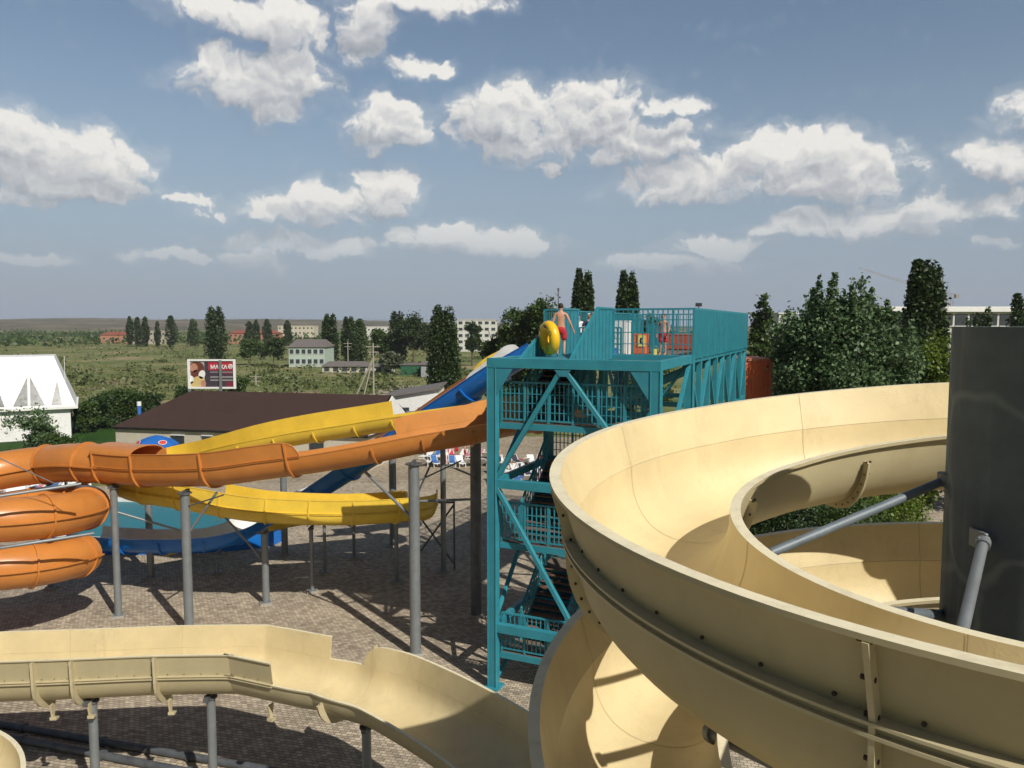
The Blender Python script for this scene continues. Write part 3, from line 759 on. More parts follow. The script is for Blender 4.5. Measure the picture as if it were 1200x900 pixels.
def railing(a, b, h, name='railing', sp=.17, ps=.95, mids=(.35, .7), m=M_teal, z0=.1, r=.019, pw=.07, slope=None, rail=.06):
    """a, b: (u,v,z) floor points"""
    A_ = tp(*a); B_ = tp(*b); d = B_-A_; L = Vector((d.x, d.y, 0)).length; mb = MB(); up = Vector((0, 0, 1))
    np_ = max(1, round(L/ps))
    hh = (lambda f: h) if slope is None else slope
    for k in range(np_+1):
        f = k/np_; q = A_+d*f; mb.beam(q, q+up*hh(f), pw, pw)
    nb_ = max(2, round(L/sp))
    for k in range(1, nb_):
        f = k/nb_; q = A_+d*f; mb.beam(q+up*z0, q+up*(hh(f)-.02), r*1.7, r*1.7)
    mb.beam(A_+up*hh(0), B_+up*hh(1), rail*1.1, rail)
    mb.beam(A_+up*z0, B_+up*z0, rail*.8, rail*.8)
    for f in mids: mb.beam(A_+up*(z0+(hh(0)-z0)*f), B_+up*(z0+(hh(1)-z0)*f), rail*.45, rail*.45)
    return mb.build(name, m, tower)
HR = 1.68
ZB = ZD; ZD = ZF; HR = 1.90
u_r = 2.8  # right guard wall
# deck railings
railing((u_r, V1, ZD), (TW-.05, V1, ZD), HR, sp=.19, ps=.82, mids=(.28, .52, .78), r=.022, pw=.08, rail=.07)
railing((TW-.05, V1, ZD), (TW-.05, VE, ZD), HR, sp=.17, ps=1.5, mids=(.5,), r=.05, rail=.08)
railing((.05, VE, ZD), (TW-.05, VE, ZD), HR, sp=.19, mids=(.3, .6))
railing((.05, V1+2.2, ZD), (.05, VE, ZD), HR, sp=.19, mids=(.3, .6))
railing((.1, V1-.3, ZD), (.85, V1-.3, ZD), HR, sp=.1, mids=(.25, .5, .75))
# guard walls: sloped top edge, sheet steel
def guard(u, vk=V1-.6, v1=V1+1.4):
    v0 = .35
    mb = MB(); mb.prism([tp(u, v0, ZD+.02), tp(u, vk, ZD+HR), tp(u, v1, ZD+HR), tp(u, v1, ZD+.02)], U*.03); 
    for v in np.arange(1.0, v1, .42):
        top = ZD+.02+(HR-.02)*min(1, (v-v0)/(vk-v0)); mb.beam(tp(u, v, ZD+.02)+U*.045, tp(u, v, top)+U*.045, .03, .03); mb.beam(tp(u, v, ZD+.02)-U*.015, tp(u, v, top)-U*.015, .03, .03)
    g = mb.build('guard_wall', M_teal2, tower)
    mb = MB(); mb.beam(tp(u, v0-.05, ZD+.02)+U*.015, tp(u, vk, ZD+HR+.03)+U*.015, .09, .07); mb.beam(tp(u, vk, ZD+HR+.03)+U*.015, tp(u, v1, ZD+HR+.03)+U*.015, .09, .07); mb.build('cap_rail', M_teal, g)
guard(.9); guard(2.75, 3.4, V1)
mb = MB(); mb.box(tp(1.83, V1/2-.2, H-1.16), (1.75, V1-1.0, .05), RB); mb.build('start_platform', M_teal2, tower)
# back screen between the guards
railing((.95, V1+1.4, ZD), (2.7, V1+1.4, ZD), 1.2, sp=.16, mids=(.2, .4, .6, .8))
# stairs: landings front and back, flights between
def landing(u0, u1, v0, v1, z, front=True):
    mb = MB(); mb.box(tp((u0+u1)/2, (v0+v1)/2, z-.03), (u1-u0, v1-v0, .05), RB); mb.build('landing', M_deck, tower)
    mb = MB(); vv = v0+.02; mb.beam(tp(u0, vv-.05, z-.12), tp(u1, vv-.05, z-.12), .08, .2); mb.beam(tp(u0, v1-.04, z-.12), tp(u1, v1-.04, z-.12), .08, .2); mb.build('landing_beam', M_teal, tower)
    v = v0+.03 if front else v1-.03
    railing((u0+.02, v, z), (u1-.02, v, z), 1.35, sp=.16, ps=.9, mids=(.22, .45, .7))
landing(.36, TW-.36, .35, 1.55, 9.22); landing(.36, TW-.36, .35, 1.55, 5.12); landing(.36, TW-.36, .35, 1.55, 1.25)
landing(.4, TW-.4, V1-1.3, V1-.2, 7.2, False); landing(.4, TW-.4, V1-1.3, V1-.2, 3.2, False)
def flight(u0, u1, va, za, vb, zb):
    mb = MB(); n = 11
    for k in range(n):
        f = (k+.5)/n; mb.box(tp((u0+u1)/2, va+(vb-va)*f, za+(zb-za)*(k+1)/n-.02), (u1-u0-.1, .30, .04), RB)
    fl = mb.build('stair_flight', M_tread, tower)
    mb = MB()
    for u in (u0, u1): mb.beam(tp(u, va, za-.12), tp(u, vb, zb-.12), .06, .28)
    mb.build('stringer', M_teal, fl)
    mb = MB(); um = (u0+u1)/2; mb.beam(tp(um, va, za-.27), tp(um, vb, zb-.27), abs(u1-u0)-.02, .02); mb.build('soffit', M_teal2, fl)
    for u in (u0, u1): railing((u, va, za), (u, vb, zb), 1.1, sp=.2, ps=1.3, mids=(.4, .7))
flight(.6, 2.3, 1.55, 9.22, V1-1.0, ZD-.02)
flight(3.4, 5.2, V1-1.3, 7.2, 1.55, 9.22)
flight(.6, 2.3, 1.55, 5.12, V1-1.3, 7.2)
flight(3.4, 5.2, V1-1.3, 3.2, 1.55, 5.12)
flight(.6, 2.3, 1.55, 1.25, V1-1.3, 3.2)
flight(3.4, 5.2, 3.4, .0, 1.55, 1.25)
for u in (2.75, 3.1):
    mb = MB(); mb.beam(tp(u, 2.9, 0), tp(u, 2.9, ZF-.05), .18, .18); tpart('post', mb)
for z in (9.1, 5.0, 2.3): tbeam((.3, 2.9, z), (TW-.3, 2.9, z), .12, .16)
# long part: posts, lower chord, lattice
ZD = ZB; zc = ZD-2.9
for u in (.17, TW-.17):
    tbeam((u, V1, zc), (u, VE, zc), .2, .26)
    k = 0
    for v in np.arange(V1+1.9, VE+.1, 1.9):
        mb = MB(); mb.beam(tp(u, v, zc), tp(u, v, ZD-.3), .2, .2); tpart('lattice_post', mb)
        brace((u, v-1.9 if k % 2 else v, zc+.1), (u, v if k % 2 else v-1.9, ZD-.34), .15); k += 1
    for v in (10.4, 15.4, VE-.1):
        mb = MB(); mb.beam(tp(u, v, 0), tp(u, v, zc-.13), .3, .3); tpart('post', mb)
for v in (10.4, 15.4, VE-.1): tbeam((0.3, v, zc), (TW-.3, v, zc), .2, .24); brace((.3, v, zc-.2), (TW-.3, v, 1.0), .12)
for v in np.arange(V1+1.9, VE, 1.9): brace((.3, v, zc+.2), (TW-.3, v, ZD-.4), .12)

ZD = ZF
# ------------------------------------------------------------------ things on the deck
def at_deck(px, d): p = P(px, 400, d); return Vector((p.x, p.y, ZF))
def deck_box(name, label, cat, px, d, sz, m, extra=None):
    b = at_deck(px, d); t = thing(name, label, cat, tuple(b)); mb = MB(); mb.box(b+Vector((0, 0, sz[2]/2+.03)), sz, RB); mb.build('body', m, t, bevel=.03)
    mb = MB(); mb.box(b+Vector((0, 0, sz[2]+.045)), (sz[0]*1.04, sz[1]*1.04, .05), RB); mb.build('lid', m, t, bevel=.01)
    return t, b
t, b = deck_box('cabinet', 'tall white cabinet standing on the teal deck behind the railing', 'cabinet', 725, 33, (.92, .6, 1.42), M_whitep)
for k in (-1, 1):
    mb = MB(); mb.box(b+U*(k*.225)-V*.31+Vector((0, 0, .75)), (.42, .02, 1.3), RB); d_ = mb.build('door', M_whitep, t); mb = MB(); mb.box(b+U*(k*.06)-V*.335+Vector((0, 0, .8)), (.02, .03, .15), RB); mb.build('handle', M_galv, d_)
t, b = deck_box('storage_box', 'small blue plastic box at the foot of the white cabinet', 'box', 715.5, 31.8, (.42, .4, .30), M_bluep)
t, b = deck_box('storage_box', 'big red-orange box on the teal deck right of the white cabinet', 'box', 748, 34, (.85, .7, .85), M_redor)
mb = MB(); p = b-V*.37+U*.22+Vector((0, 0, .62)); mb.box(p, (.36, .02, .5), RB); mb.prism([p-V*.012+U*x+Vector((0, 0, z)) for x, z in ((-.05, -.1), (.06, -.12), (.02, .02), (.07, .12), (-.03, .14), (-.06, .02))], -V*.004, 1); mb.build('yellow_panel', [mat('yellow_panel', (.85, .66, .12), .5), M_blk], t)
mb = MB(); bb = at_deck(767, 31.5); t = thing('bucket', 'yellow bucket on the deck between the red box and the standing person', 'bucket', tuple(bb)); mb.tube([bb+Vector((0, 0, .03)), bb+Vector((0, 0, .33))], .13, 16, r2=.17); mb.build('shell', mat('bucket_yellow', (.8, .66, .15), .5), t, smooth=40)
mb = MB(); mb.tube([bb+Vector((.17*math.cos(a), 0, .33+.12*math.sin(a))) for a in [PI*k/8 for k in range(9)]], .008, 6); mb.build('handle', M_galv, t)
t, b = deck_box('storage_box', 'teal equipment box standing tall behind the yellow bucket', 'box', 770, 36, (.8, .5, 1.3), M_teal2)
t, b = deck_box('storage_box', 'long low red-brown box at the far right of the deck', 'box', 803, 40, (1.9, .7, .75), mat('brick_red_paint', (.42, .09, .05), .6, dirt=(.2, .05, .04)))
t = thing('floodlight', 'small dark floodlight on the corner of the tower railing', 'lamp', tuple(tp(TW-.05, V1+.9, ZD+HR+.03))); c = t.location.copy(); mb = MB(); mb.box(c+Vector((0, 0, .14)), (.22, .12, .13)); mb.build('head', M_blk, t, bevel=.01); mb = MB(); mb.tube([c, c+Vector((0, 0, .09))], .02, 8); mb.build('bracket', M_galvd, t)

# ================================================================== PEOPLE
def skin_mesh(name, verts, edges, radii, root=0, sub=2):
    me = bpy.data.meshes.new(name+'_cage'); me.from_pydata(verts, edges, []); o = bpy.data.objects.new(name+'_cage', me); COL.objects.link(o)
    s = o.modifiers.new('s', 'SKIN'); s.use_smooth_shade = True
    ss = o.modifiers.new('u', 'SUBSURF'); ss.levels = sub; ss.render_levels = sub
    if not me.skin_vertices: 
        with bpy.context.temp_override(object=o, active_object=o): pass
    sv = me.skin_vertices[0].data if me.skin_vertices else None
    if sv is None: return None
    for i, r_ in enumerate(radii): sv[i].radius = r_ if isinstance(r_, tuple) else (r_, r_); sv[i].use_root = (i == root)
    bpy.context.view_layer.update(); dg = bpy.context.evaluated_depsgraph_get()
    out = bpy.data.meshes.new_from_object(o.evaluated_get(dg)); out.name = name
    bpy.data.objects.remove(o); return out
class Sk:
    def __init__(s): s.v = []; s.e = []; s.r = []
    def add(s, p, r, par=None):
        s.v.append(tuple(p)); s.r.append(r); i = len(s.v)-1
        if par is not None: s.e.append((par, i))
        return i
def person(label, loc, face, pose, top=None, bottom=None, hair=M_hair, hat=None, fingers=True, s=1.0, group=None):
    t = thing('person', label, 'person', (0, 0, 0), group, local=True)
    k = Sk()
    pe = k.add((0, 0, .95), (.15, .105)); wa = k.add((0, .0, 1.1), (.125, .095), pe); ch = k.add((0, -.01, 1.32), (.155, .105), wa); nb_ = k.add((0, -.01, 1.46), (.075, .06), ch)
    nk = k.add((0, 0, 1.54), .052, nb_); h1 = k.add((0, .02, 1.61), (.07, .085), nk); h2 = k.add((0, .025, 1.69), (.078, .095), h1); h3 = k.add((0, .02, 1.755), (.05, .065), h2)
    wr = {}
    for sg, nm in ((-1, 'L'), (1, 'R')):
        sh = k.add((sg*.185, -.01, 1.42), .058, nb_); arm = pose['arm'+nm]
        el = k.add(arm[0], .042, sh); wv = Vector(arm[1]); w_ = k.add(wv, .027, el); dr = (wv-Vector(arm[0])).normalized()
        pm = k.add(wv+dr*.05, .034, w_); pk = k.add(wv+dr*.09, .032, pm)
        if fingers:
            sd = dr.cross(Vector((0, 1, 0))); sd = sd.normalized() if sd.length > .1 else Vector((1, 0, 0))
            fwd = dr.cross(sd).normalized()
            for q, ln in enumerate((.065, .075, .07, .055)):
                off = fwd*((q-1.5)*.019); b0 = k.add(wv+dr*.11+off, .009, pk); b1 = k.add(wv+dr*(.11+ln*.5)+off+sd*(-sg*.008), .0085, b0); k.add(wv+dr*(.11+ln)+off-sd*(sg*.022), .007, b1)
            th_ = k.add(wv+dr*.05+fwd*.045, .011, pm); k.add(wv+dr*.085+fwd*.065, .009, th_)
    for sg, nm in ((-1, 'L'), (1, 'R')):
        lg = pose['leg'+nm]
        hp_ = k.add((sg*.095, 0, .88), .095, pe); th2 = k.add(Vector((sg*.1, 0, .88)).lerp(Vector(lg[0]), .5), .08, hp_); kn = k.add(lg[0], .055, th2)
        cf = k.add(Vector(lg[0]).lerp(Vector(lg[1]), .35), .055, kn); an = k.add(lg[1], .036, cf); av = Vector(lg[1]); hd_ = Vector(lg[2]) if len(lg) > 2 else Vector((0, 1, 0))
        bl_ = k.add(av+hd_*.1+Vector((0, 0, -.055)), .032, an); k.add(av+hd_*.19+Vector((0, 0, -.062)), .024, bl_)
    me = skin_mesh('body', k.v, k.e, k.r)
    # face and ears joined into the body mesh
    mb = MB()
    mb.ball((0, .125, 1.665), .017, sq=(.8, 1.2, 1.3), n=5)
    for sg in (-1, 1): mb.ball((sg*.084, .02, 1.665), .028, sq=(.35, .7, 1.1), n=5)
    mb.ball((0, .108, 1.62), .02, sq=(1.2, .5, .35), n=5)
    import bmesh
    bm = bmesh.new(); bm.from_mesh(me); tmp = bpy.data.meshes.new('t'); tmp.from_pydata([tuple(v) for v in mb.v], [], mb.f); bm.from_mesh(tmp); bm.to_mesh(me); bm.free()
    me.polygons.foreach_set('use_smooth', [True]*len(me.polygons)); me.materials.clear(); me.materials.append(M_skin)
    bo = bpy.data.objects.new('body', me); COL.objects.link(bo); bo.parent = t
    mb = MB()
    for sg in (-1, 1): mb.ball((sg*.033, .108, 1.685), .012, n=4)
    mb.build('eyes', M_blk, t)
    mb = MB(); mb.ball((0, .005, 1.705), .1, sq=(.88, 1.03, .98), n=9)
    hv = MB(); ids = [i for i, v in enumerate(mb.v) if v.z > 1.60 and not (v.y > .05 and v.z < 1.73)]; keep = set(ids)
    hv.v = mb.v; hv.f = [f for f in mb.f if all(i in keep for i in f)]; hv.m = [0]*len(hv.f)
    hv.build('hat' if hat else 'hair', hat or hair, t, smooth=60)
    if bottom:
        k2 = Sk(); a0 = k2.add((0, 0, 1.06), (.155, .12)); a1 = k2.add((0, 0, .95), (.17, .13), a0)
        for sg, nm in ((-1, 'L'), (1, 'R')):
            kn = Vector(pose['leg'+nm][0]); b0 = k2.add((sg*.1, 0, .84), .118, a1); b1 = k2.add(Vector((sg*.1, 0, .88)).lerp(kn, .5), .108, b0); k2.add(Vector((sg*.1, 0, .88)).lerp(kn, .9), .105, b1)
        m2 = skin_mesh('shorts', k2.v, k2.e, k2.r, 1); m2.materials.clear(); m2.materials.append(bottom); o2 = bpy.data.objects.new('shorts', m2); COL.objects.link(o2); o2.parent = t
    if top:
        k2 = Sk(); a0 = k2.add((0, 0, 1.0), (.165, .12)); a1 = k2.add((0, 0, 1.15), (.155, .115), a0); a2 = k2.add((0, -.01, 1.33), (.175, .125), a1); a3 = k2.add((0, -.01, 1.46), (.09, .075), a2)
        for sg, nm in ((-1, 'L'), (1, 'R')):
            sh = k2.add((sg*.19, -.01, 1.42), .075, a3); k2.add(Vector((sg*.19, -.01, 1.42)).lerp(Vector(pose['arm'+nm][0]), .75), .066, sh)
        m2 = skin_mesh('shirt', k2.v, k2.e, k2.r, 1); m2.materials.clear(); m2.materials.append(top); o2 = bpy.data.objects.new('shirt', m2); COL.objects.link(o2); o2.parent = t
    t.location = loc; t.rotation_euler = (0, 0, face); t.scale = (s, s, s)
    return t
# main figure: seen from behind, walking towards the back of the deck with a swim ring at his left
pm = at_deck(657, 27.0); pm.z = H-1.13
walk = dict(armL=((-.27, -.02, 1.14), (-.22, .14, .93)), armR=((.31, -.05, 1.15), (.42, .0, .90)),
            legL=((-.11, .08, .49), (-.11, .0, .09)), legR=((.12, .02, .49), (.12, -.12, .10)))
person('person seen from behind in red shorts with bare back, holding a yellow ring', tuple(pm), R(-6), walk, None, M_redc, s=1.04)
# ring
rg = thing('swim_ring', 'yellow inflatable swim ring with black prints held upright at the bather\'s left side', 'swim ring', (0, 0, 0), local=True)
def torus(RR, r_, n=40, k=18, sq=1):
    mb = MB(); vs = []; fs = []
    for i in range(n):
        a = 2*PI*i/n
        for j in range(k):
            b = 2*PI*j/k; rr = RR+r_*math.cos(b); vs.append(Vector((rr*math.cos(a), r_*sq*math.sin(b), rr*math.sin(a))))
    for i in range(n):
        for j in range(k): fs.append((i*k+j, i*k+(j+1) % k, ((i+1) % n)*k+(j+1) % k, ((i+1) % n)*k+j))
    mb.add(vs, fs); return mb
torus(.42, .19).build('ring_body', M_yel, rg, smooth=60)
mb = MB()
def on_torus(a, b, RR=.42, r_=.193): rr = RR+r_*math.cos(b); return Vector((rr*math.cos(a), -r_*math.sin(b), rr*math.sin(a)))
for (a0, b0, ra, rb) in ((3.6, 1.3, .16, .35), (4.1, 1.6, .12, .5), (3.95, .9, .10, .25), (2.5, 1.5, .12, .3), (4.5, 1.2, .14, .4), (5.3, 1.5, .2, .4), (.5, 1.3, .2, .4), (1.5, 1.5, .25, .3)):
    m_ = 10; mb.add([on_torus(a0+ra*math.cos(2*PI*q/m_), b0+rb*math.sin(2*PI*q/m_)) for q in range(m_)], [tuple(range(m_))])
mb.build('print', M_blk, rg)
for a0 in (1.2, 4.3):
    mb = MB(); mb.tube([on_torus(a0+x, 1.4, r_=.19+.05*math.sin(PI*(x+.2)/.4)) for x in np.linspace(-.2, .2, 7)], .014, 6); mb.build('grip', M_blk, rg, smooth=40)
pr_ = at_deck(643.5, 26.9); rg.location = (pr_.x, pr_.y, H-1.12+.64); rg.rotation_euler = (R(4), R(8), R(-66))
idle = dict(armL=((-.26, -.03, 1.16), (-.24, .1, .92)), armR=((.26, -.03, 1.16), (.25, .08, .91)), legL=((-.1, .02, .49), (-.11, 0, .09)), legR=((.1, .03, .49), (.12, 0, .09)))
up_ = dict(armL=((-.34, .08, 1.50), (-.12, .16, 1.74)), armR=((.28, -.03, 1.18), (.3, .15, .98)), legL=((-.1, .02, .49), (-.11, 0, .09)), legR=((.1, .03, .49), (.12, 0, .09)))
q = at_deck(690, 32.2); person('person in a navy shirt and white cap behind the sloping guard wall, one arm raised', tuple(q), R(200), up_, M_navy, M_navy, hat=M_whitec)
q = at_deck(777, 33.5); person('bare-chested person in red shorts standing behind the bars near the yellow bucket', tuple(q), R(150), idle, None, M_redc, s=1.0)
q = at_deck(678, 33.5); person('person in a white top mostly hidden beyond the walking bather', tuple(q), R(180), idle, M_whitec, M_navy, s=.98)

# ================================================================== GROUND
def sheet(name, pts, z, m, label=None, kind='structure'):
    mb = MB(); mb.add([Vector((x, y, z)) for x, y in pts], [tuple(range(len(pts)))]); o = mb.build(name, m); o['kind'] = kind; return o
mg = ground_mat('dry_grassland', [(.085, .115, .035), (.14, .165, .06), (.20, .20, .085), (.30, .24, .15)], .03, .35)
sheet('ground', [(-5000, -400), (5000, -400), (5000, 6000), (-5000, 6000)], 0, mg)
sheet('paved_plaza', [(-36, -20), (45, -20), (45, 74), (-6, 74), (-10, 62), (-36, 58)], .004, paver_mat())
sheet('sand_plaza', [(-26, 60), (45, 60), (45, 78), (-4, 86), (-20, 80)], .008, ground_mat('sandy_concrete', [(.26, .21, .15), (.32, .27, .2), (.36, .3, .22)], .3, 3))
sheet('lawn', [(-75, 52), (-36, 52), (-36, 100), (-90, 100)], .004, ground_mat('mown_lawn', [(.018, .05, .01), (.028, .07, .014), (.035, .08, .018)], .2, 3))
sheet('dirt_road', [G(415, 470).xy, G(520, 478).xy, G(525, 452).xy, G(455, 452).xy], .012, ground_mat('pale_dirt', [(.28, .24, .18), (.34, .3, .23), (.38, .34, .27)], .1, 1))
for k, (x0, x1, y0, y1) in enumerate(((82, 112, 462, 452), (110, 160, 450, 446), (290, 350, 466, 460))):
    a = G(x0, y0); b = G(x1, y1)
    sheet('bare_earth', [(a.x, a.y), (a.x+6, a.y-3), (b.x, a.y+2), (b.x+4, b.y), (a.x+9, b.y+4), (a.x-2, b.y-3)], .012, ground_mat('bare_earth%d' % k, [(.2, .15, .1), (.26, .2, .14), (.3, .24, .17)], .2, 2))
# hills at left
def hills():
    mb = MB(); nx, ny = 150, 16; vs = []; fs = []
    for i in range(nx):
        for j in range(ny):
            x = -3400+4400*i/(nx-1); y = 1500+1700*j/(ny-1); f = j/(ny-1)
            env = max(0, min(1, (500-x)/1500)); h = (26*env+6)*math.sin(min(1, f*1.35)*PI/2)**1.5*(1+.25*mnoise.noise(Vector((x*.002, y*.002, 0)))) + 5*env*mnoise.noise(Vector((x*.008, y*.006, 3)))*f
            vs.append(Vector((x, y, max(-1, h-1))))
    for i in range(nx-1):
        for j in range(ny-1): fs.append((i*ny+j, (i+1)*ny+j, (i+1)*ny+j+1, i*ny+j+1))
    mb.add(vs, fs); o = mb.build('hills', ground_mat('dry_hillside', [(.05, .055, .025), (.12, .10, .06), (.20, .155, .10)], .006, .05), smooth=60); o['kind'] = 'structure'
hills()

# ================================================================== VEGETATION
LM = {
 'dark': leaf_mat('poplar_leaves', (.018, .040, .010), (.055, .092, .024)),
 'mid': leaf_mat('tree_leaves', (.028, .058, .012), (.085, .135, .032)),
 'aspen': leaf_mat('aspen_leaves', (.03, .07, .022), (.16, .24, .11)),
 'olive': leaf_mat('olive_leaves', (.06, .085, .045), (.13, .16, .09)),
 'lime': leaf_mat('yellowgreen_leaves', (.06, .10, .012), (.17, .24, .03)),
 'scrub': leaf_mat('scrub_leaves', (.055, .085, .025), (.15, .17, .065)),
}
M_bark = mat('bark', (.09, .07, .05), .9, var=.3, scale=8, bump=.4, bscale=15)
def leaves(name, cen, size, m, parent=None, off=(0, 0, 0)):
    n = len(cen); r = RNG
    nrm = r.normal(size=(n, 3)); nrm[:, 2] = np.abs(nrm[:, 2])*.8+.15; nrm /= np.linalg.norm(nrm, axis=1)[:, None]
    a = r.normal(size=(n, 3)); x = np.cross(nrm, a); x /= np.linalg.norm(x, axis=1)[:, None]; y = np.cross(nrm, x)
    sz = size*(.6+.8*r.random(n))[:, None]
    v = np.empty((n, 4, 3)); v[:, 0] = cen-x*sz*.5; v[:, 1] = cen-y*sz*.33+nrm*sz*.08; v[:, 2] = cen+x*sz*.5; v[:, 3] = cen+y*sz*.33+nrm*sz*.08
    me = bpy.data.meshes.new(name); me.vertices.add(n*4); me.vertices.foreach_set('co', (v.reshape(-1, 3)-np.array(off)).ravel())
    me.loops.add(n*4); me.loops.foreach_set('vertex_index', np.arange(n*4)); me.polygons.add(n); me.polygons.foreach_set('loop_start', np.arange(n)*4); me.polygons.foreach_set('loop_total', np.full(n, 4))
    me.update(calc_edges=True); me.materials.append(m)
    o = bpy.data.objects.new(name, me); COL.objects.link(o)
    if parent is not None: o.parent = parent
    return o
def crown_poplar(h, w, n, spires=1, base=.06):
    r = RNG; pts = []
    nc = max(30, n//45)
    for s in range(spires):
        ox = (s-(spires-1)/2)*w*(.62/spires) if spires > 1 else 0; hh = h*(1-.16*abs(s-(spires-1)/2)*r.random()-.08*(s % 2)); ww = w/(1 if spires == 1 else 1.35)
        for _ in range(nc//spires):
            f = base+(1-base)*r.random()**.85; prof = (math.sin(min(1, (f-base+.04)/.3)*PI/2))*(1-max(0, (f-.55)/.45)**1.9)
            a = r.random()*2*PI; rad = ww/2*prof*(.35+.65*r.random()**.6)
            c = np.array([ox+rad*math.cos(a), rad*math.sin(a), hh*f]); k = 45
            q = r.normal(size=(k, 3))*np.array([w*.085, w*.085, w*.26]); pts.append(c+q)
        m = n//4//spires; f = base+(1-base)*r.random(m)**.9; prof = np.sin(np.minimum(1, (f-base+.04)/.3)*PI/2)*(1-np.maximum(0, (f-.6)/.4)**2)
        ang = r.random(m)*2*PI; q = ww*.30*prof*np.sqrt(r.random(m)); pts.append(np.stack([ox+q*np.cos(ang), q*np.sin(ang), hh*f], 1))
    out = np.concatenate(pts); f = out[:, 2]/h; lim = w*.56*np.sqrt(np.clip(1-np.maximum(0, (f-.30)/.72)**1.9, 0, 1))*(.82+.35*RNG.random(len(out)))
    xx = out[:, 0]; 
    if spires > 1:   # each leader keeps its own pointed tip
        c_ = (np.arange(spires)-(spires-1)/2)*w*(.62/spires); dx = np.min(np.abs(xx[:, None]-c_[None]), 1); r2 = np.hypot(dx*1.8, out[:, 1]); 
    else: r2 = np.hypot(xx, out[:, 1])
    ok = (r2 < lim) & (out[:, 2] < h) & (out[:, 2] > 0); return out[ok]
def crown_round(h, w, n, base=.2, lobes=14, tall=1.0):
    r = RNG; pts = []; L = []
    for _ in range(lobes):
        a = r.random()*2*PI; rad = w*.30*math.sqrt(r.random()); f = base+.16+(.86-base-.16)*r.random()
        L.append((rad*math.cos(a)*(1.2-f*.6), rad*math.sin(a)*(1.2-f*.6), h*f, w*(.15+.13*r.random()), h*(.10+.08*r.random())*tall))
    k = n//lobes
    for (x, y, z, rx, rz) in L:
        sub = 9
        for _ in range(sub):
            d = r.normal(size=3); d /= np.linalg.norm(d); d[2] = d[2] if d[2] > -.4 else -d[2]*.5
            c = np.array([x, y, z])+d*np.array([rx, rx, rz])*(.75+.3*r.random()); q = r.normal(size=(k//sub, 3))*rx*.26; pts.append(c+q)
    return np.concatenate(pts)
def crown_spiky(h, w, n, tips=9, base=.05):
    """leafy mass with several upright leader shoots"""
    r = RNG; pts = []
    for s in range(tips):
        a = r.random()*2*PI; rr = w*.33*math.sqrt(r.random()); x, y = rr*math.cos(a), rr*math.sin(a); top = h*(1-.38*(rr/(w*.33))**1.3*r.random()) if s else h
        if s == 0: x = y = 0
        m = n//tips; f = r.random(m)**.8; z = h*base+(top-h*base)*f; wid = w*.17*(1-f)**.55+w*.02
        ang = r.random(m)*2*PI; q = wid*np.sqrt(r.random(m))
        # gather into little bunches
        bz = np.round(z/(h*.03)+r.normal(size=m)*.25)*(h*.03)
        pts.append(np.stack([x+q*np.cos(ang), y+q*np.sin(ang), bz+r.normal(size=m)*h*.008], 1))
    out = np.concatenate(pts); return out[out[:, 2] < h]
def crown_aspen(h, w, n, tips=8, base=0):
    a = crown_round(h*.97, w*1.8, int(n*.8), base=0, lobes=30); b = crown_spiky(h, w*1.2, int(n*.2), tips=5); return np.concatenate([a, b])
def tree(name, label, cat, base, cr, size, m, h, w, group=None, trunk=.02, rot=0):
    t = thing(name, label, cat, tuple(base), group, local=True)
    leaves('crown', cr, size, m, t)
    mb = MB(); r_ = h*trunk
    mb.tube([Vector((0, 0, 0)), Vector((w*.01, 0, h*.25)), Vector((-w*.02, w*.01, h*.5)), Vector((0, 0, h*.85))], r_, 8, r2=r_*.25)
    for k in range(6):
        a = k*1.9; z = h*(.2+.1*k); mb.tube([Vector((0, 0, z)), Vector((math.cos(a)*w*.14, math.sin(a)*w*.14, z+h*.08)), Vector((math.cos(a)*w*.27, math.sin(a)*w*.27, z+h*.2))], r_*.4, 6, r2=r_*.1)
    mb.build('trunk', M_bark, t, smooth=50)
    t.rotation_euler = (0, 0, rot)
    return t
def tree_px(name, label, cat, px, ytop, d, wpx, kind, n, m, leaf, group=None, base_z=0, **kw):
    b = P(px, 400, d); b.z = base_z; top = P(px, ytop, d).z; h = top-base_z; w = wpx/F*d
    cr = {'pop': crown_poplar, 'round': crown_round, 'spiky': crown_aspen}[kind](h, w, n, **kw)
    return tree(name, label, cat, b, cr, leaf, LM[m], h, w, group, trunk=.012 if kind == 'pop' else .02, rot=0)
# right side group
tree_px('poplar_tree', 'tallest dark poplar trio rising at the right beside the pillar', 'tree', 1083, 304, 62, 52, 'pop', 34000, 'dark', .32, spires=3)
RT = [(976, 320, 42, 66, 'tallest spiky aspen in the group right of the tower'), (952, 337, 43, 58, 'aspen just left of the tallest aspen'), (996, 334, 41, 60, 'aspen just right of the tallest aspen'),
      (1020, 337, 42.5, 54, 'narrow aspen with a single tip right of the aspen group centre'), (1038, 352, 42, 58, 'low aspen at the right edge of the aspen group'), (924, 365, 51, 52, 'low aspen at the left edge of the aspen group'), (943, 372, 47, 60, 'short bushy aspen in front of the left aspens')]
for px, yt, d, w, lab in RT: tree_px('aspen_tree', lab, 'tree', px, yt, d, w*(.66 if px < 950 else 1), 'spiky', 34000, 'aspen', .21, 'aspens right of the tower', tips=8)
tree_px('bushy_tree', 'bushy tree beyond the orange container at the end of the tower', 'tree', 889, 354, 75, 42, 'round', 9000, 'mid', .32)
tree_px('bushy_tree', 'dark shrubby tree directly behind the orange container', 'tree', 928, 388, 62, 44, 'round', 12000, 'dark', .24, base=.0)
tree_px('bushy_tree', 'dark round tree filling the gap below the aspens', 'tree', 965, 395, 46, 120, 'round', 30000, 'dark', .22, base=.0, lobes=22)
tree_px('bushy_tree', 'yellow-green willow-like bush between the aspens and the pillar', 'tree', 1085, 388, 44, 92, 'round', 34000, 'lime', .20, base=.0, lobes=24)
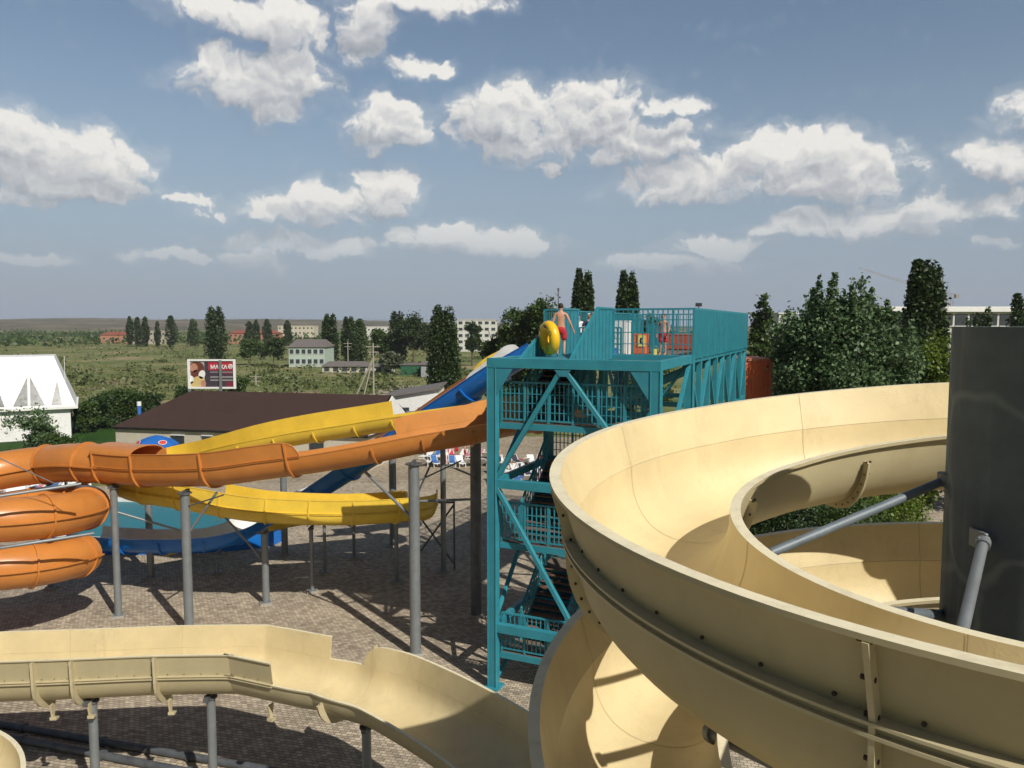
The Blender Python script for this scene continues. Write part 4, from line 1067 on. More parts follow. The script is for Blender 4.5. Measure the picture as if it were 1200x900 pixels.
tree_px('bushy_tree', 'dark tree below the poplar trio', 'tree', 1045, 392, 48, 90, 'round', 20000, 'dark', .22, base=.0, lobes=18)
tree_px('bushy_tree', 'small rounded tree in front of the long white building', 'tree', 1152, 355, 95, 34, 'round', 5000, 'dark', .35)
tree_px('poplar_tree', 'small poplar at the right edge in front of the long white building', 'tree', 1190, 344, 95, 26, 'pop', 5000, 'dark', .35)
tree_px('bushy_tree', 'large dark tree hidden behind the pillar top', 'tree', 1165, 390, 50, 120, 'round', 12000, 'dark', .3, base=.0)
# shrubs seen through the spiral
for k, (px, yt, d, w, m, lab) in enumerate(((905, 575, 41, 90, 'dark', 'dark shrub at the left of the gap inside the cream spiral'), (960, 566, 40, 110, 'aspen', 'glossy shrub in the middle of the gap inside the cream spiral'), (1040, 560, 39, 130, 'lime', 'light green shrub beside the pillar in the gap inside the cream spiral'), (1000, 578, 36, 120, 'mid', 'low mid-green shrub nearest in the gap inside the cream spiral'))):
    tree_px('shrub', lab, 'shrub', px, yt, d, w, 'round', 16000, m, .14, base=-.1, lobes=16)
# poplars over the tower
tree_px('poplar_tree', 'poplar behind the walking bather, left one of two over the tower', 'tree', 683, 314, 104, 33, 'pop', 20000, 'dark', .42, spires=2)
tree_px('poplar_tree', 'poplar over the tower railing, right one of two', 'tree', 735, 317, 104, 33, 'pop', 20000, 'dark', .42, spires=2)
tree_px('bushy_tree', 'small bush top between the two poplars over the tower', 'tree', 706, 352, 104, 14, 'round', 2500, 'mid', .35)
for px, yt, d, w, lab in ((640, 348, 92, 60, 'big light green tree left of the walking bather'), (610, 362, 95, 60, 'broad green tree left of centre above the blue slide top'), (582, 372, 98, 40, 'low green tree at the left of the broad ones above the blue slide'), (668, 356, 92, 40, 'green tree partly behind the swim ring'), (760, 372, 98, 60, 'green tree behind the deck railing')):
    tree_px('bushy_tree', lab, 'tree', px, yt, d, w, 'round', 15000, 'mid', .34, 'green trees behind the tower', base=.05, lobes=18)
tree_px('poplar_tree', 'ragged dark poplar left of the blue slide', 'tree', 520, 357, 112, 42, 'pop', 17000, 'dark', .36, spires=2)
# left poplars and others: (px, ytop, d, width, label)
LP = [(253, 359, 250, 27, 'pop', 'dark', 'tall dark poplar above the billboard'), (387, 368, 240, 22, 'pop', 'dark', 'tall narrow poplar right of the mint green house'), (409, 371, 250, 20, 'pop', 'dark', 'poplar second right of the mint green house'), (422, 374, 260, 18, 'pop', 'mid', 'paler poplar third right of the mint green house'),
      (466, 364, 240, 24, 'pop', 'dark', 'tall poplar left of the dark clump at centre left'), (484, 369, 235, 34, 'round', 'dark', 'wide dark tree in the clump left of the ragged poplar'), (447, 385, 240, 28, 'round', 'mid', 'greyish tree left of the dark clump'), (500, 378, 240, 26, 'round', 'dark', 'dark tree just left of the ragged poplar'),
      (553, 378, 230, 24, 'round', 'dark', 'dark tree in front of the apartment block'),
      (201, 370, 420, 13, 'pop', 'dark', 'small poplar left of the tall one above the billboard'), (227, 374, 430, 13, 'pop', 'mid', 'small paler poplar nearest left of the tall one above the billboard'), (153, 371, 430, 8, 'pop', 'dark', 'leftmost tiny poplar of a row on the skyline'), (162, 372, 430, 9, 'pop', 'dark', 'second tiny poplar of a row on the skyline'), (171, 371, 430, 9, 'pop', 'dark', 'third tiny poplar of a row on the skyline'), (185, 377, 430, 7, 'pop', 'dark', 'last tiny poplar of a row on the skyline'),
      (292, 377, 450, 11, 'pop', 'dark', 'tiny poplar left of the pair above the terracotta building'), (301, 375, 450, 9, 'pop', 'dark', 'left tiny poplar of the pair above the terracotta building'), (313, 374, 450, 11, 'pop', 'dark', 'right tiny poplar of the pair above the terracotta building'), (337, 376, 440, 10, 'pop', 'dark', 'tiny poplar beside the cream block'),
      (320, 396, 230, 34, 'round', 'dark', 'dark tree left of the mint green house'), (293, 398, 235, 30, 'round', 'mid', 'green tree below the terracotta building'), (460, 412, 190, 30, 'round', 'olive', 'grey-green willow by the low cream house')]
for px, yt, d, w, kd, m, lab in LP:
    kw = dict(spires=2) if kd == 'pop' and w > 18 else {}
    tree_px('poplar_tree' if kd == 'pop' else 'bushy_tree', lab, 'tree', px, yt, d, w, kd, 4500 if d < 300 else 1600, m, .7 if d < 300 else 1.1, 'trees on the left horizon', **kw)
# young tree by the white house, hedge
tree_px('bushy_tree', 'feathery dark young tree in front of the white house', 'tree', 38, 482, 62, 76, 'round', 12000, 'aspen', .22, base=-.05, lobes=16)
tree_px('shrub', 'low green shrub right of the feathery young tree', 'shrub', 66, 506, 58, 46, 'round', 6000, 'mid', .18, base=-.1)
for k, (px, yt, d, w, m, lab) in enumerate(((112, 462, 92, 46, 'dark', 'dark hedge shrub nearest the white house'), (140, 458, 98, 56, 'mid', 'hedge shrub second from the white house'), (168, 460, 100, 50, 'dark', 'hedge shrub at the corner of the brown roof'), (96, 470, 88, 26, 'mid', 'small hedge shrub touching the white house'), (275, 438, 110, 40, 'mid', 'shrub right of the billboard posts'), (215, 452, 105, 36, 'dark', 'shrub left of the billboard'))):
    tree_px('shrub', lab, 'shrub', px, yt, d, w, 'round', 9000, m, .30, 'hedge between the white house and the brown roof' if k < 4 else None, base=-.1, lobes=14)
# scattered scrub over the field: nobody could count it
def scrub():
    pts = []; r = RNG
    for _ in range(1150):
        py = 384+r.random()**1.5*78; px = -60+r.random()*660
        if 205 < px < 285 and py > 425: continue
        b = G(px, py); 
        if py > 402 and r.random() < .74: continue
        s = (1.0+2.2*r.random())*(1+.5*(b.y > 300))
        if py < 424 and px < 330: s *= 1.7
        if b.y > 900: continue
        k = 45; q = r.normal(size=(k, 3))*np.array([s*.8, s*.8, s*.32]); q[:, 2] = np.abs(q[:, 2])+.1; pts.append(np.array([b.x, b.y, 0])+q)
    o = leaves('scrub', np.concatenate(pts), .85, LM['scrub']); o['kind'] = 'stuff'; tag(o, 'scrubby bushes scattered over the green field', 'scrub')
    pts = []
    for _ in range(520):
        px = -80+r.random()*1400; d = 420+r.random()*700; b = P(px, 400, d); s = 3+4*r.random(); k = 40
        q = r.normal(size=(k, 3))*np.array([s*1.2, s, s*.4]); q[:, 2] = np.abs(q[:, 2])+.5; pts.append(np.array([b.x, b.y, 0])+q)
    for _ in range(170):
        px = -120+r.random()*700; d = 1900+900*r.random(); b = P(px, 400, d); s = 5+6*r.random(); k = 14
        q = r.normal(size=(k, 3))*np.array([s*2, s, s*.4]); q[:, 2] = np.abs(q[:, 2])+22; pts.append(np.array([b.x, b.y, 0])+q)
    o = leaves('distant_woods', np.concatenate(pts), 2.4, LM['mid']); o['kind'] = 'stuff'; tag(o, 'distant belt of trees along the horizon', 'woods')
    pts = []
    for _ in range(900):
        px = 60+r.random()*480; py = 428+r.random()*50; b = G(px, py); k = 10; q = r.normal(size=(k, 3))*np.array([.8, .8, .12]); q[:, 2] = np.abs(q[:, 2]); pts.append(np.array([b.x, b.y, 0])+q)
    o = leaves('tall_grass', np.concatenate(pts), .5, leaf_mat('grass_blades', (.08, .115, .03), (.20, .21, .085))); o['kind'] = 'stuff'; tag(o, 'tufts of tall green grass in the near field', 'grass')
scrub()

# ================================================================== BUILDINGS
def roof_mat(name, c): return mat(name, c, .6, var=.1, scale=1.5, stretch=(3, .3, 1))
def building(name, label, px0, px1, ytop, ybase, wall, roof=None, depth=12, rows=2, cols=6, d=None, roof_h=0, win=(1.3, 1.2), cat='building', overhang=.4, group=None):
    d = d or G((px0+px1)/2, ybase).y; a = P(px0, 400, d); b = P(px1, 400, d); a.z = b.z = 0; h = P(px0, ytop, d).z - roof_h
    t = thing(name, label, cat, tuple((a+b)/2), group)
    c = (a+b)/2+Vector((0, depth/2, 0)); W = (b-a).length
    mb = MB(); mb.box(c+Vector((0, 0, h/2)), (W, depth, h)); mb.build('wall', wall, t)
    mb = MB()
    if roof_h > .3:
        x0, x1, y0, y1 = a.x-overhang, b.x+overhang, a.y-overhang, a.y+depth+overhang; ym = (y0+y1)/2; ins = min(W*.12, depth*.4)
        mb.add([(x0, y0, h), (x1, y0, h), (x1, y1, h), (x0, y1, h), (x0+ins, ym, h+roof_h), (x1-ins, ym, h+roof_h)], [(0, 1, 5, 4), (2, 3, 4, 5), (1, 2, 5), (3, 0, 4), (0, 3, 2, 1)])
    else: mb.box(c+Vector((0, 0, h+.15)), (W+overhang, depth+overhang, .3))
    mb.build('roof', roof or wall, t)
    for r_ in range(rows):
        for q in range(cols):
            x = a.x+W*(q+.5)/cols; z = h*(r_+.55)/rows
            mb = MB(); mb.box((x, a.y-.03, z), (win[0], .1, win[1])); w_ = mb.build('window', M_glass, t)
            mb = MB(); mb.box((x, a.y-.06, z-win[1]/2-.06), (win[0]*1.15, .16, .1)); mb.build('sill', M_whitep, w_)
    return t, a, b, h
cw = mat('cream_render', (.55, .50, .40), .9, var=.1); tw = mat('terracotta_render', (.42, .20, .12), .9, var=.12); wb = mat('white_render', (.62, .62, .58), .9, var=.08, dirt=(.4, .38, .33)); mint = mat('mint_render', (.42, .50, .44), .9, var=.08)
gr = roof_mat('grey_sheet_roof', (.16, .14, .13)); rd = roof_mat('red_tile_roof', (.28, .08, .05)); bg = mat('beige_block', (.42, .37, .30), .9, var=.15)
building('long_building', 'long beige block on the left horizon', 152, 194, 388, 403, bg, bg, 14, 2, 9)
building('terracotta_building', 'terracotta building with a red roof left of the cream block', 268, 324, 387, 403, tw, rd, 14, 2, 10, roof_h=2)
building('terracotta_building', 'low red-roofed house at the far left of the horizon row', 118, 150, 389, 402, tw, rd, 12, 1, 4, roof_h=2)
building('cream_building', 'cream apartment block above the mint green house', 326, 368, 382, 399, cw, cw, 14, 3, 9)
building('mint_house', 'mint green two-storey house with a grey roof', 338, 380, 398, 430, mint, gr, 12, 2, 6, roof_h=2.2, win=(1.1, 1.3))
building('low_house', 'long low cream house below the poplars', 377, 430, 424, 437, cw, gr, 7, 1, 5, roof_h=1.2)
building('low_house', 'small white outbuilding under the crossed poles', 438, 458, 427, 438, wb, gr, 6, 1, 2, roof_h=.6)
building('shed', 'dark green metal shed in the middle of the field edge', 469, 493, 428, 440, mat('green_sheet', (.02, .11, .06), .6), gr, 6, 0, 0)
building('shed', 'grey shed beside the green metal shed', 493, 513, 424, 442, mat('grey_sheet', (.30, .32, .33), .7), gr, 6, 1, 1, roof_h=.7)
building('apartment_block', 'pale apartment block left of the green trees behind the blue slide', 536, 582, 375, 412, wb, cw, 18, 5, 6, win=(1.8, 1.3))
building('flat_white_building', 'flat white building between poplars in the middle distance', 424, 458, 383, 398, wb, wb, 15, 2, 6)
building('flat_white_building', 'small white block seen above the trees right of the tower', 912, 934, 368, 390, wb, wb, 12, 2, 3, d=160)
# long white building right
t, a, b, h = building('long_white_building', 'long white flat-roofed building behind the pillar at the right', 1030, 1290, 361, 400, wb, wb, 16, 0, 0, d=150)
for k in range(15):
    x = a.x+(b.x-a.x)*(k+.5)/15; mb = MB(); mb.box((x, a.y-.05, h-2.3), (2.35, .2, 2.2)); w_ = mb.build('window', M_glass, t); mb = MB(); mb.box((x, a.y-.16, h-3.5), (2.6, .3, .12)); mb.build('sill', M_whitep, w_)
mb = MB(); mb.box(((a.x+b.x)/2, a.y-.35, h-.35), (b.x-a.x+.6, .7, .75)); mb.build('fascia', M_whitep, t)
# brown hipped building
def brown():
    E0 = P(146, 498, 70); E1 = P(240, 507, 62.5); ez = 3.1
    a = Vector((E0.x, E0.y, 0)); dirn = Vector((E1.x-E0.x, E1.y-E0.y, 0)); 
    xl, yl_, xr, yr = -37.0, 70.5, -12.2, 64.5
    f = Vector((xr-xl, yr-yl_, 0)).normalized(); g = Vector((-f.y, f.x, 0)); L = math.hypot(xr-xl, yr-yl_); W = 11.0; A0 = Vector((xl, yl_, 0))
    t = thing('brown_roofed_building', 'long low cream building under a dark brown roof behind the slides', 'building', (xl, yl_, 0))
    def q(u, v, z): return A0+f*u+g*v+Vector((0, 0, z))
    mb = MB(); mb.prism([q(.2, .2, 0), q(L-.2, .2, 0), q(L-.2, W-.2, 0), q(.2, W-.2, 0)], (0, 0, 3.0)); mb.build('wall', cw, t)
    mr_ = mat('brown_sheet_roof', (.055, .032, .027), .7, var=.15, scale=1.0, stretch=(1, 6, 1), spec=.25)
    mb = MB(); rh = 3.0; th = .18
    top = [q(0, 0, 3.05), q(L, 0, 3.05), q(L, W, 3.05), q(0, W, 3.05), q(W*.42, W/2, 3.05+rh), q(L-.2, W/2, 3.05+rh)]
    vs = top+[v-Vector((0, 0, th)) for v in top[:4]]
    mb.add(vs, [(0, 1, 5, 4), (2, 3, 4, 5), (3, 0, 4), (0, 6, 7, 1), (1, 7, 8, 2), (2, 8, 9, 3), (3, 9, 6, 0), (6, 9, 8, 7)]); mb.build('roof', mr_, t)
    mb = MB(); mb.prism([q(L-.1, .7, 3.06), q(L-.1, W-.7, 3.06), q(L-.1, W/2, 2.95+rh)], f*.12); mb.build('gable', M_whitep, t)
    mb = MB(); mb.beam(q(-.02, -.03, 3.0), q(L+.02, -.03, 3.0), .12, .14); mb.build('gutter', M_blk, t)
    for u, w, h_ in ((6.2, 1.3, 1.1), (9.4, 1.0, 1.2), (15, 1.3, 1.1), (20, 1.3, 1.1)):
        mb = MB(); mb.beam(q(u, .16, 1.9), q(u+w, .16, 1.9), .1, h_); w_ = mb.build('window', M_glass, t)
        mb = MB(); mb.beam(q(u-.1, .12, 1.9-h_/2-.07), q(u+w+.1, .12, 1.9-h_/2-.07), .2, .1); mb.beam(q(u-.06, .12, 1.9+h_/2+.05), q(u+w+.06, .12, 1.9+h_/2+.05), .1, .09); mb.build('frame', M_whitep, w_)
    mb = MB(); c = q(1.2, 2.2, 3.4); mb.tube([c, c+Vector((0, 0, 1.4))], .16, 10); mb.tube([c+Vector((0, 0, 1.4)), c+Vector((0, 0, 1.8))], .2, 10, m=1); mb.build('vent_pipe', [M_bluep, M_whitep], t)
brown()
# white mansard house
def white_house():
    ez = P(80, 477, 84).z; rz = P(60, 417, 86.6).z; dep = 12; x0 = -24; e = 0; r_ = -2.0; d = 0
    t = thing('white_house', 'white house with a steep white roof and triangular dormer windows at the left edge', 'house', (0, 0, 0), local=True)
    mb = MB(); mb.box(((x0+e)/2-.3, d+dep/2, ez/2), (e-x0-.6, dep-.8, ez)); mb.build('wall', M_whitep, t)
    mb = MB(); mb.add([(x0, d, ez), (e, d, ez), (e, d+dep, ez), (x0, d+dep, ez), (x0, d+2.6, rz), (r_, d+2.6, rz), (r_, d+dep-2.6, rz), (x0, d+dep-2.6, rz)], [(0, 1, 5, 4), (1, 2, 6, 5), (2, 3, 7, 6), (3, 0, 4, 7), (4, 5, 6, 7), (0, 3, 2, 1)])
    mw = mat('white_sheet_roof', (.80, .80, .79), .5, var=.05, stretch=(1, 1, .2)); mb.build('roof', mw, t)
    mb = MB()
    for k in range(24): mb.beam((x0+k, d-.02, ez+.02), (x0+k, d+2.58, rz), .03, .03)
    mb.beam((x0, d-.06, ez), (e+.1, d-.06, ez), .18, .28); mb.beam((e+.06, d, ez), (e+.06, d+dep, ez), .18, .28); mb.build('eave', M_whitep, t)
    for x, w, hh in ((-4.4, 3.1, 3.5), (-1.75, 1.4, 2.9), (-7.6, 2.2, 3.2)):
        z0 = ez+.25; ang = 2.6/(rz-ez)
        def rp(dx, z, out): return Vector((x+dx, d+(z-ez)*ang-out, z))
        mb = MB(); mb.prism([rp(-w/2-.14, z0, .05), rp(w/2+.14, z0, .05), rp(0, z0+hh+.3, .05)], (0, .08, 0)); dm = mb.build('dormer', M_whitep, t)
        mb = MB()
        if w > 2: mb.prism([rp(-w/2+.1, z0+.1, .1), rp(-.12, z0+.1, .1), rp(-.12, z0+hh-.35, .1)], (0, .03, 0)); mb.prism([rp(.12, z0+.1, .1), rp(w/2-.1, z0+.1, .1), rp(.12, z0+hh-.35, .1)], (0, .03, 0))
        else: mb.prism([rp(-w/2+.1, z0+.1, .1), rp(w/2-.3, z0+.1, .1), rp(0, z0+hh-.25, .1)], (0, .03, 0))
        mb.build('pane', mat('dormer_glass', (.12, .13, .13), .2), dm)
    t.location = (-47.9, 84, 0); t.rotation_euler = (0, 0, R(29))
white_house()
# white shed on the right of the field with sloping roof
def white_shed():
    a = G(455, 497); d = 78; x0 = P(455, 400, d).x; x1 = P(513, 400, d).x
    t = thing('white_shed', 'white shed with a dark slanting roof edge below the ragged poplar', 'shed', ((x0+x1)/2, d, 0))
    z0 = P(455, 466, d).z; z1 = P(513, 455, d).z
    mb = MB(); mb.prism([(x0, d, 0), (x1, d, 0), (x1, d, z1), (x0, d, z0)], (0, 7, 0)); mb.build('wall', M_whitep, t)
    mb = MB(); mb.prism([(x0-.5, d-.4, z0-.02), (x1+.3, d-.4, z1-.02), (x1+.3, d-.4, z1+.14), (x0-.5, d-.4, z0+.14)], (0, 8, 0)); mb.build('roof', gr, t)
    for k in range(2):
        x = x0+(x1-x0)*(.3+.4*k); mb = MB(); mb.box((x, d-.03, z0-1.5), (1.1, .1, 1.0)); w_ = mb.build('window', M_glass, t)
    c = P(488, 470, 74); c.z = 0; t = thing('kiosk', 'small blue kiosk with a rounded top in front of the white shed', 'kiosk', tuple(c)); mb = MB(); mb.box(c+Vector((0, 0, 1.9)), (1.9, 1.6, 3.8)); mb.build('body', mat('kiosk_blue', (.10, .28, .36), .5), t, bevel=.1); mb = MB(); mb.box(c+Vector((0, 0, 3.9)), (2.4, 2.1, .2)); mb.build('roof', M_galv, t)
    mb = MB(); mb.box(c+Vector((0, -.82, 2.2)), (1.3, .06, 1.0)); mb.build('window', M_glass, t)
    c = P(452, 470, 73); c.z = 0; t = thing('stall', 'dark brown stall at the left end of the white shed', 'stall', tuple(c)); mb = MB(); mb.box(c+Vector((0, 0, 1.7)), (2.2, 1.6, 3.4)); mb.build('body', M_tread, t, bevel=.03); mb = MB(); mb.box(c+Vector((.1, 0, 3.5)), (2.6, 2.1, .14)); mb.build('roof', M_galv, t)
white_shed()
# orange container right of tower
c = P(886, 440, 44.5); t = thing('container', 'bright red-orange container wall at the right end of the tower', 'container', (c.x, c.y, 0))
zt = P(886, 420, 44.5).z; 
mb = MB(); mb.box((c.x, c.y+1.5, zt/2), (1.9, 3, zt)); 
for k in range(9): mb.box((c.x-.8+k*.2, c.y-.02, zt/2), (.09, .05, zt-.3))
mb.build('body', M_redor, t); mb = MB(); mb.box((c.x+.88, c.y-.06, zt/2), (.18, .12, zt)); mb.box((c.x, c.y-.06, zt-.06), (1.9, .12, .14)); mb.build('frame', mat('faded_orange', (.60, .22, .12), .6), t)

# billboard
def billboard():
    d = 95.0; x0 = P(220.5, 440, d).x; x1 = P(276, 440, d).x; zt = P(240, 421, d).z; zb = P(240, 455.5, d).z; xm = (x0+x1)/2
    t = thing('billboard', 'billboard with a dark red advertisement and a food picture over the brown roof', 'billboard', (xm, d, 0))
    mk = lambda n, c: mat(n, c, .6, var=.1)
    W = x1-x0; Hh = zt-zb
    mb = MB(); mb.box((xm, d+.12, (zt+zb)/2), (W-.1, .1, Hh-.1)); mb.build('board', M_galv, t)
    mb = MB(); fw = .22
    for z in (zt-fw/2, zb+fw/2): mb.box((xm, d, z), (W, .16, fw))
    for x in (x0+fw/2, x1-fw/2): mb.box((x, d, (zt+zb)/2), (fw*1.3, .18, Hh+.02))
    mb.build('frame', M_whitep, t)
    for px in (221.5, 258):
        x = P(px, 440, d).x; mb = MB(); mb.box((x+.1, d-.16, (zt-.1)/2 if px > 250 else zb/2), (.32, .1, zt-.1 if px > 250 else zb)); mb.build('post', M_galv, t)
    # poster: flat artwork in the board
    ms = [mk('poster_dark', (.05, .035, .05)), mk('poster_red', (.42, .02, .045)), mk('poster_maroon', (.16, .02, .035)), mk('poster_brown', (.13, .035, .02)), mk('poster_skin', (.45, .22, .15)), mk('poster_yellow', (.60, .45, .18)), M_whitep, mk('poster_grey', (.38, .36, .36))]
    mb = MB(); X = lambda f: x0+fw+(W-2*fw)*f; Z = lambda f: zb+fw+(Hh-2*fw)*f
    yy = d+.06
    def rect(a, b, c_, e, m, lay): mb.add([(X(a), yy-.004*lay, Z(c_)), (X(b), yy-.004*lay, Z(c_)), (X(b), yy-.004*lay, Z(e)), (X(a), yy-.004*lay, Z(e))], [(0, 1, 2, 3)], m)
    def ell(cx, cy, rx, ry, m, lay, k=20, rot=0): 
        pts = []
        for i in range(k):
            a = 2*PI*i/k; u = rx*math.cos(a)*(W/Hh); v = ry*math.sin(a); u, v = u*math.cos(rot)-v*math.sin(rot), u*math.sin(rot)+v*math.cos(rot)
            pts.append((X(min(1, max(0, cx+u/(W/Hh)))), yy-.004*lay, Z(min(1, max(0, cy+v)))))
        mb.add(pts, [tuple(range(k))], m)
    rect(0, 1, 0, 1, 0, 0); rect(.42, 1, .64, .97, 1, 1); rect(.82, 1, 0, .2, 2, 1); rect(.75, 1, .5, .56, 2, 1)
    rect(0, .33, 0, 1, 7, 1); ell(.15, .72, .18, .27, 3, 2); ell(.09, .74, .09, .17, 4, 3); ell(.15, .52, .14, .14, 3, 3, rot=.3); ell(.27, .48, .075, .17, 6, 4, rot=-.3); ell(.2, .22, .14, .2, 5, 4); ell(.08, .1, .1, .12, 5, 5); ell(.3, .12, .06, .14, 4, 5); ell(.02, .28, .06, .16, 6, 5)
    for z in (.56, .38, .36, .26, .24): rect(.46, .98, z, z+.025, 7, 2)
    mb.build('poster', ms, t)
    def letters(body, fx, size):
        cu = bpy.data.curves.new('t', 'FONT'); cu.body = body; cu.size = size; cu.extrude = .01; cu.offset = .02; o = bpy.data.objects.new('t', cu); COL.objects.link(o); bpy.context.view_layer.update()
        me = bpy.data.meshes.new_from_object(o.evaluated_get(bpy.context.evaluated_depsgraph_get())); bpy.data.objects.remove(o)
        me.transform(Matrix.Translation((X(fx)-xm, yy-.035-d, Z(.70))) @ Matrix.Rotation(PI/2, 4, 'X')); me.materials.clear(); me.materials.append(M_whitep)
        lo = bpy.data.objects.new('lettering', me); COL.objects.link(lo); lo.parent = t
    letters('\u041c\u0410', .47, .66); letters('\u041a\u0410', .69, .66)
    mb = MB(); c = Vector((X(.925), yy-.03, Z(.79)))
    mb.tube([c+Vector((.25*math.cos(a), 0, .25*math.sin(a))) for a in [2*PI*k/20 for k in range(21)]], .05, 6); mb.tube([c+Vector((.1*math.cos(a), 0, .1*math.sin(a))) for a in [2*PI*k/12 for k in range(13)]], .05, 6); mb.build('emblem', M_whitep, t)
billboard()

# blue parasol with red and white oval badges
def parasol(label, c, r_, h, m, badges=False, group=None):
    t = thing('parasol', label, 'parasol', tuple(c), group); mb = MB(); mb.tube([c, c+Vector((0, 0, h))], .04, 10); mb.build('pole', M_whitep, t)
    mb = MB(); n = 8; vs = [c+Vector((0, 0, h+.02))]
    for rr, z in ((.35, -.12), (.7, -.35), (1, -.75), (1.0, -1.0)):
        vs += [c+Vector((r_*rr*math.cos(2*PI*(k+.5)/n), r_*rr*math.sin(2*PI*(k+.5)/n), h+z)) for k in range(n)]
    fs = [(0, 1+k, 1+(k+1) % n) for k in range(n)]
    for i in range(3):
        for k in range(n): fs.append((1+i*n+k, 1+i*n+(k+1) % n, 1+(i+1)*n+(k+1) % n, 1+(i+1)*n+k))
    mb.add(vs, fs); cn = mb.build('canopy', m, t)
    s = cn.modifiers.new('th', 'SOLIDIFY'); s.thickness = .02
    mb = MB(); mb.box(c+Vector((0, 0, .06)), (.6, .6, .12)); mb.build('base', M_concrete, t)
    if badges:
        for k in (5, 7, 6):
            a = 2*PI*(k)/n; nn = Vector((math.cos(a), math.sin(a), .9)).normalized(); x = Vector((-math.sin(a), math.cos(a), 0)); y = nn.cross(x)
            o = c+Vector((math.cos(a)*r_*.80, math.sin(a)*r_*.80, h-.46)); mb = MB()
            if k == 6: continue
            mb.prism([o+x*(.34*math.cos(b))+y*(.22*math.sin(b)) for b in [2*PI*q/20 for q in range(20)]], nn*.02, 0)
            mb.prism([o+nn*.021+x*(.30*math.cos(b))+y*(.18*math.sin(b)) for b in [PI*q/10 for q in range(11)]], nn*.01, 1)
            mb.prism([o+nn*.021+x*(.30*math.cos(b))+y*(.18*math.sin(b)) for b in [PI+PI*q/10 for q in range(11)]], nn*.01, 1)
            mb.build('badge', [M_whitep, M_red], t)
    return t
M_pblue = mat('parasol_blue', (.01, .12, .45), .8, var=.08)
c = P(183, 520, 63); c.z = 0; parasol('blue parasol with red and white oval badges by the cream wall', c, 1.75, 3.35, M_pblue, True)

# sunbeds far beyond: one kind, many copies
def sunbed():
    t = thing('sunbed', 'white plastic sunbed in the crowded rows beyond the slides', 'sunbed', (0, 0, 0), 'white sunbeds in rows beyond the slides', local=True)
    mb = MB(); mb.box((0, -.3, .36), (.62, 1.3, .05)); mb.build('seat', M_whitep, t)
    mb = MB(); mb.box((0, .6, .55), (.62, .75, .05), Matrix.Rotation(R(38), 3, 'X')); mb.build('backrest', M_whitep, t)
    for x in (-.27, .27):
        for y in (-.85, .3): mb = MB(); mb.box((x, y, .17), (.05, .06, .34)); mb.build('leg', M_whitep, t)
    return t
proto = sunbed(); first = True; r = random.Random(3)
spots = [(px+r.uniform(-3, 3), py+r.uniform(-1, 1)) for py in (560, 568, 576, 584) for px in range(-10, 110, 11)]+[(px, py) for py in (538, 546) for px in range(500, 575, 10)]+[(px, py) for py in (545, 556, 566) for px in range(578, 640, 9)]
mt_ = [mat('towel_red', (.45, .05, .06), .9), mat('towel_dark', (.04, .04, .06), .9), mat('towel_pink', (.5, .2, .25), .9), mat('towel_blue', (.05, .15, .4), .9)]
towel = None
for px, py in spots:
    o = proto if first else copy_tree(proto); first = False
    o.location = G(px, py, 0)+Vector((0, 0, .012)); o.rotation_euler = (0, 0, r.uniform(-.5, .5)+(PI if r.random() < .2 else 0))
    if r.random() < .5:
        mb = MB(); loc = o.location; mb.box((0, -.2, .41), (.5, 1.2, .04)); mb.box((0, .6, .60), (.5, .6, .04), Matrix.Rotation(R(38), 3, 'X'))
        k = r.randrange(4); tw_ = mb.build('towel', mt_[k]); tag(tw_, ['red', 'black', 'pink', 'blue'][k]+' towel spread on one of the far white sunbeds', 'towel', ['red', 'black', 'pink', 'blue'][k]+' towels on the sunbeds'); tw_.location = o.location; tw_.rotation_euler = o.rotation_euler
for k, (px, py) in enumerate(((18, 566), (47, 562), (73, 560), (545, 540), (585, 548), (598, 556), (535, 536))):
    c = G(px, py)+Vector((0, 0, .012)); nm = ['standing at the far left sunbeds nearest the frame edge', 'standing second among the far left sunbeds', 'standing at the right end of the far left sunbeds', 'standing on the sandy strip left of the tower', 'seen through the tower by the sunbeds, left', 'seen through the tower by the sunbeds, right', 'walking on the sandy strip between the columns'][k]
    person('distant bather '+nm, tuple(c), r.uniform(0, 6), idle, None, [M_redc, M_navy, M_whitec][k % 3], fingers=False)

# utility poles
def upole(label, px, ybase, ytop, legs=True):
    c = G(px, ybase); d = c.y; h = P(px, ytop, d).z; t = thing('utility_pole', label, 'pole', tuple(c)); mw = mat('pale_wood', (.36, .33, .27), .9, var=.2)
    mb = MB(); mb.tube([c, c+Vector((0, 0, h))], .16, 8, r2=.11); mb.build('pole', mw, t)
    mb = MB(); mb.box(c+Vector((0, 0, h-.6)), (2.4, .12, .14)); mb.box(c+Vector((0, 0, h-1.5)), (1.8, .12, .14)); mb.build('crossarm', mw, t)
    if legs:
        for k in (-1, 1):
            mb = MB(); mb.tube([c+Vector((-3.2 if k < 0 else -1.8, 0, 0)), c+Vector((-.1, 0, h*.72))], .12, 8); mb.build('stay', mw, t)
upole('A-frame utility pole with slanting stays in the middle of the field', 438, 468, 402); upole('slender utility pole near the low cream house', 408, 432, 400, False); upole('short bare pole in the field behind the brown roof', 300, 452, 438, False)
def mast(label, px, d, ytop):
    c = P(px, 400, d); c.z = 0; h = P(px, ytop, d).z; t = thing('light_mast', label, 'mast', tuple(c)); mb = MB(); mb.tube([c, c+Vector((0, 0, h))], .14, 8, r2=.07); mb.build('pole', M_galvd, t); mb = MB(); mb.box(c+Vector((0, 0, h+.2)), (.3, .25, .5)); mb.build('lamp_head', M_galvd, t)
mast('thin lamp mast above the aspens', 1007, 95, 331); mast('thin lamp mast left of the walking bather', 654, 120, 341)
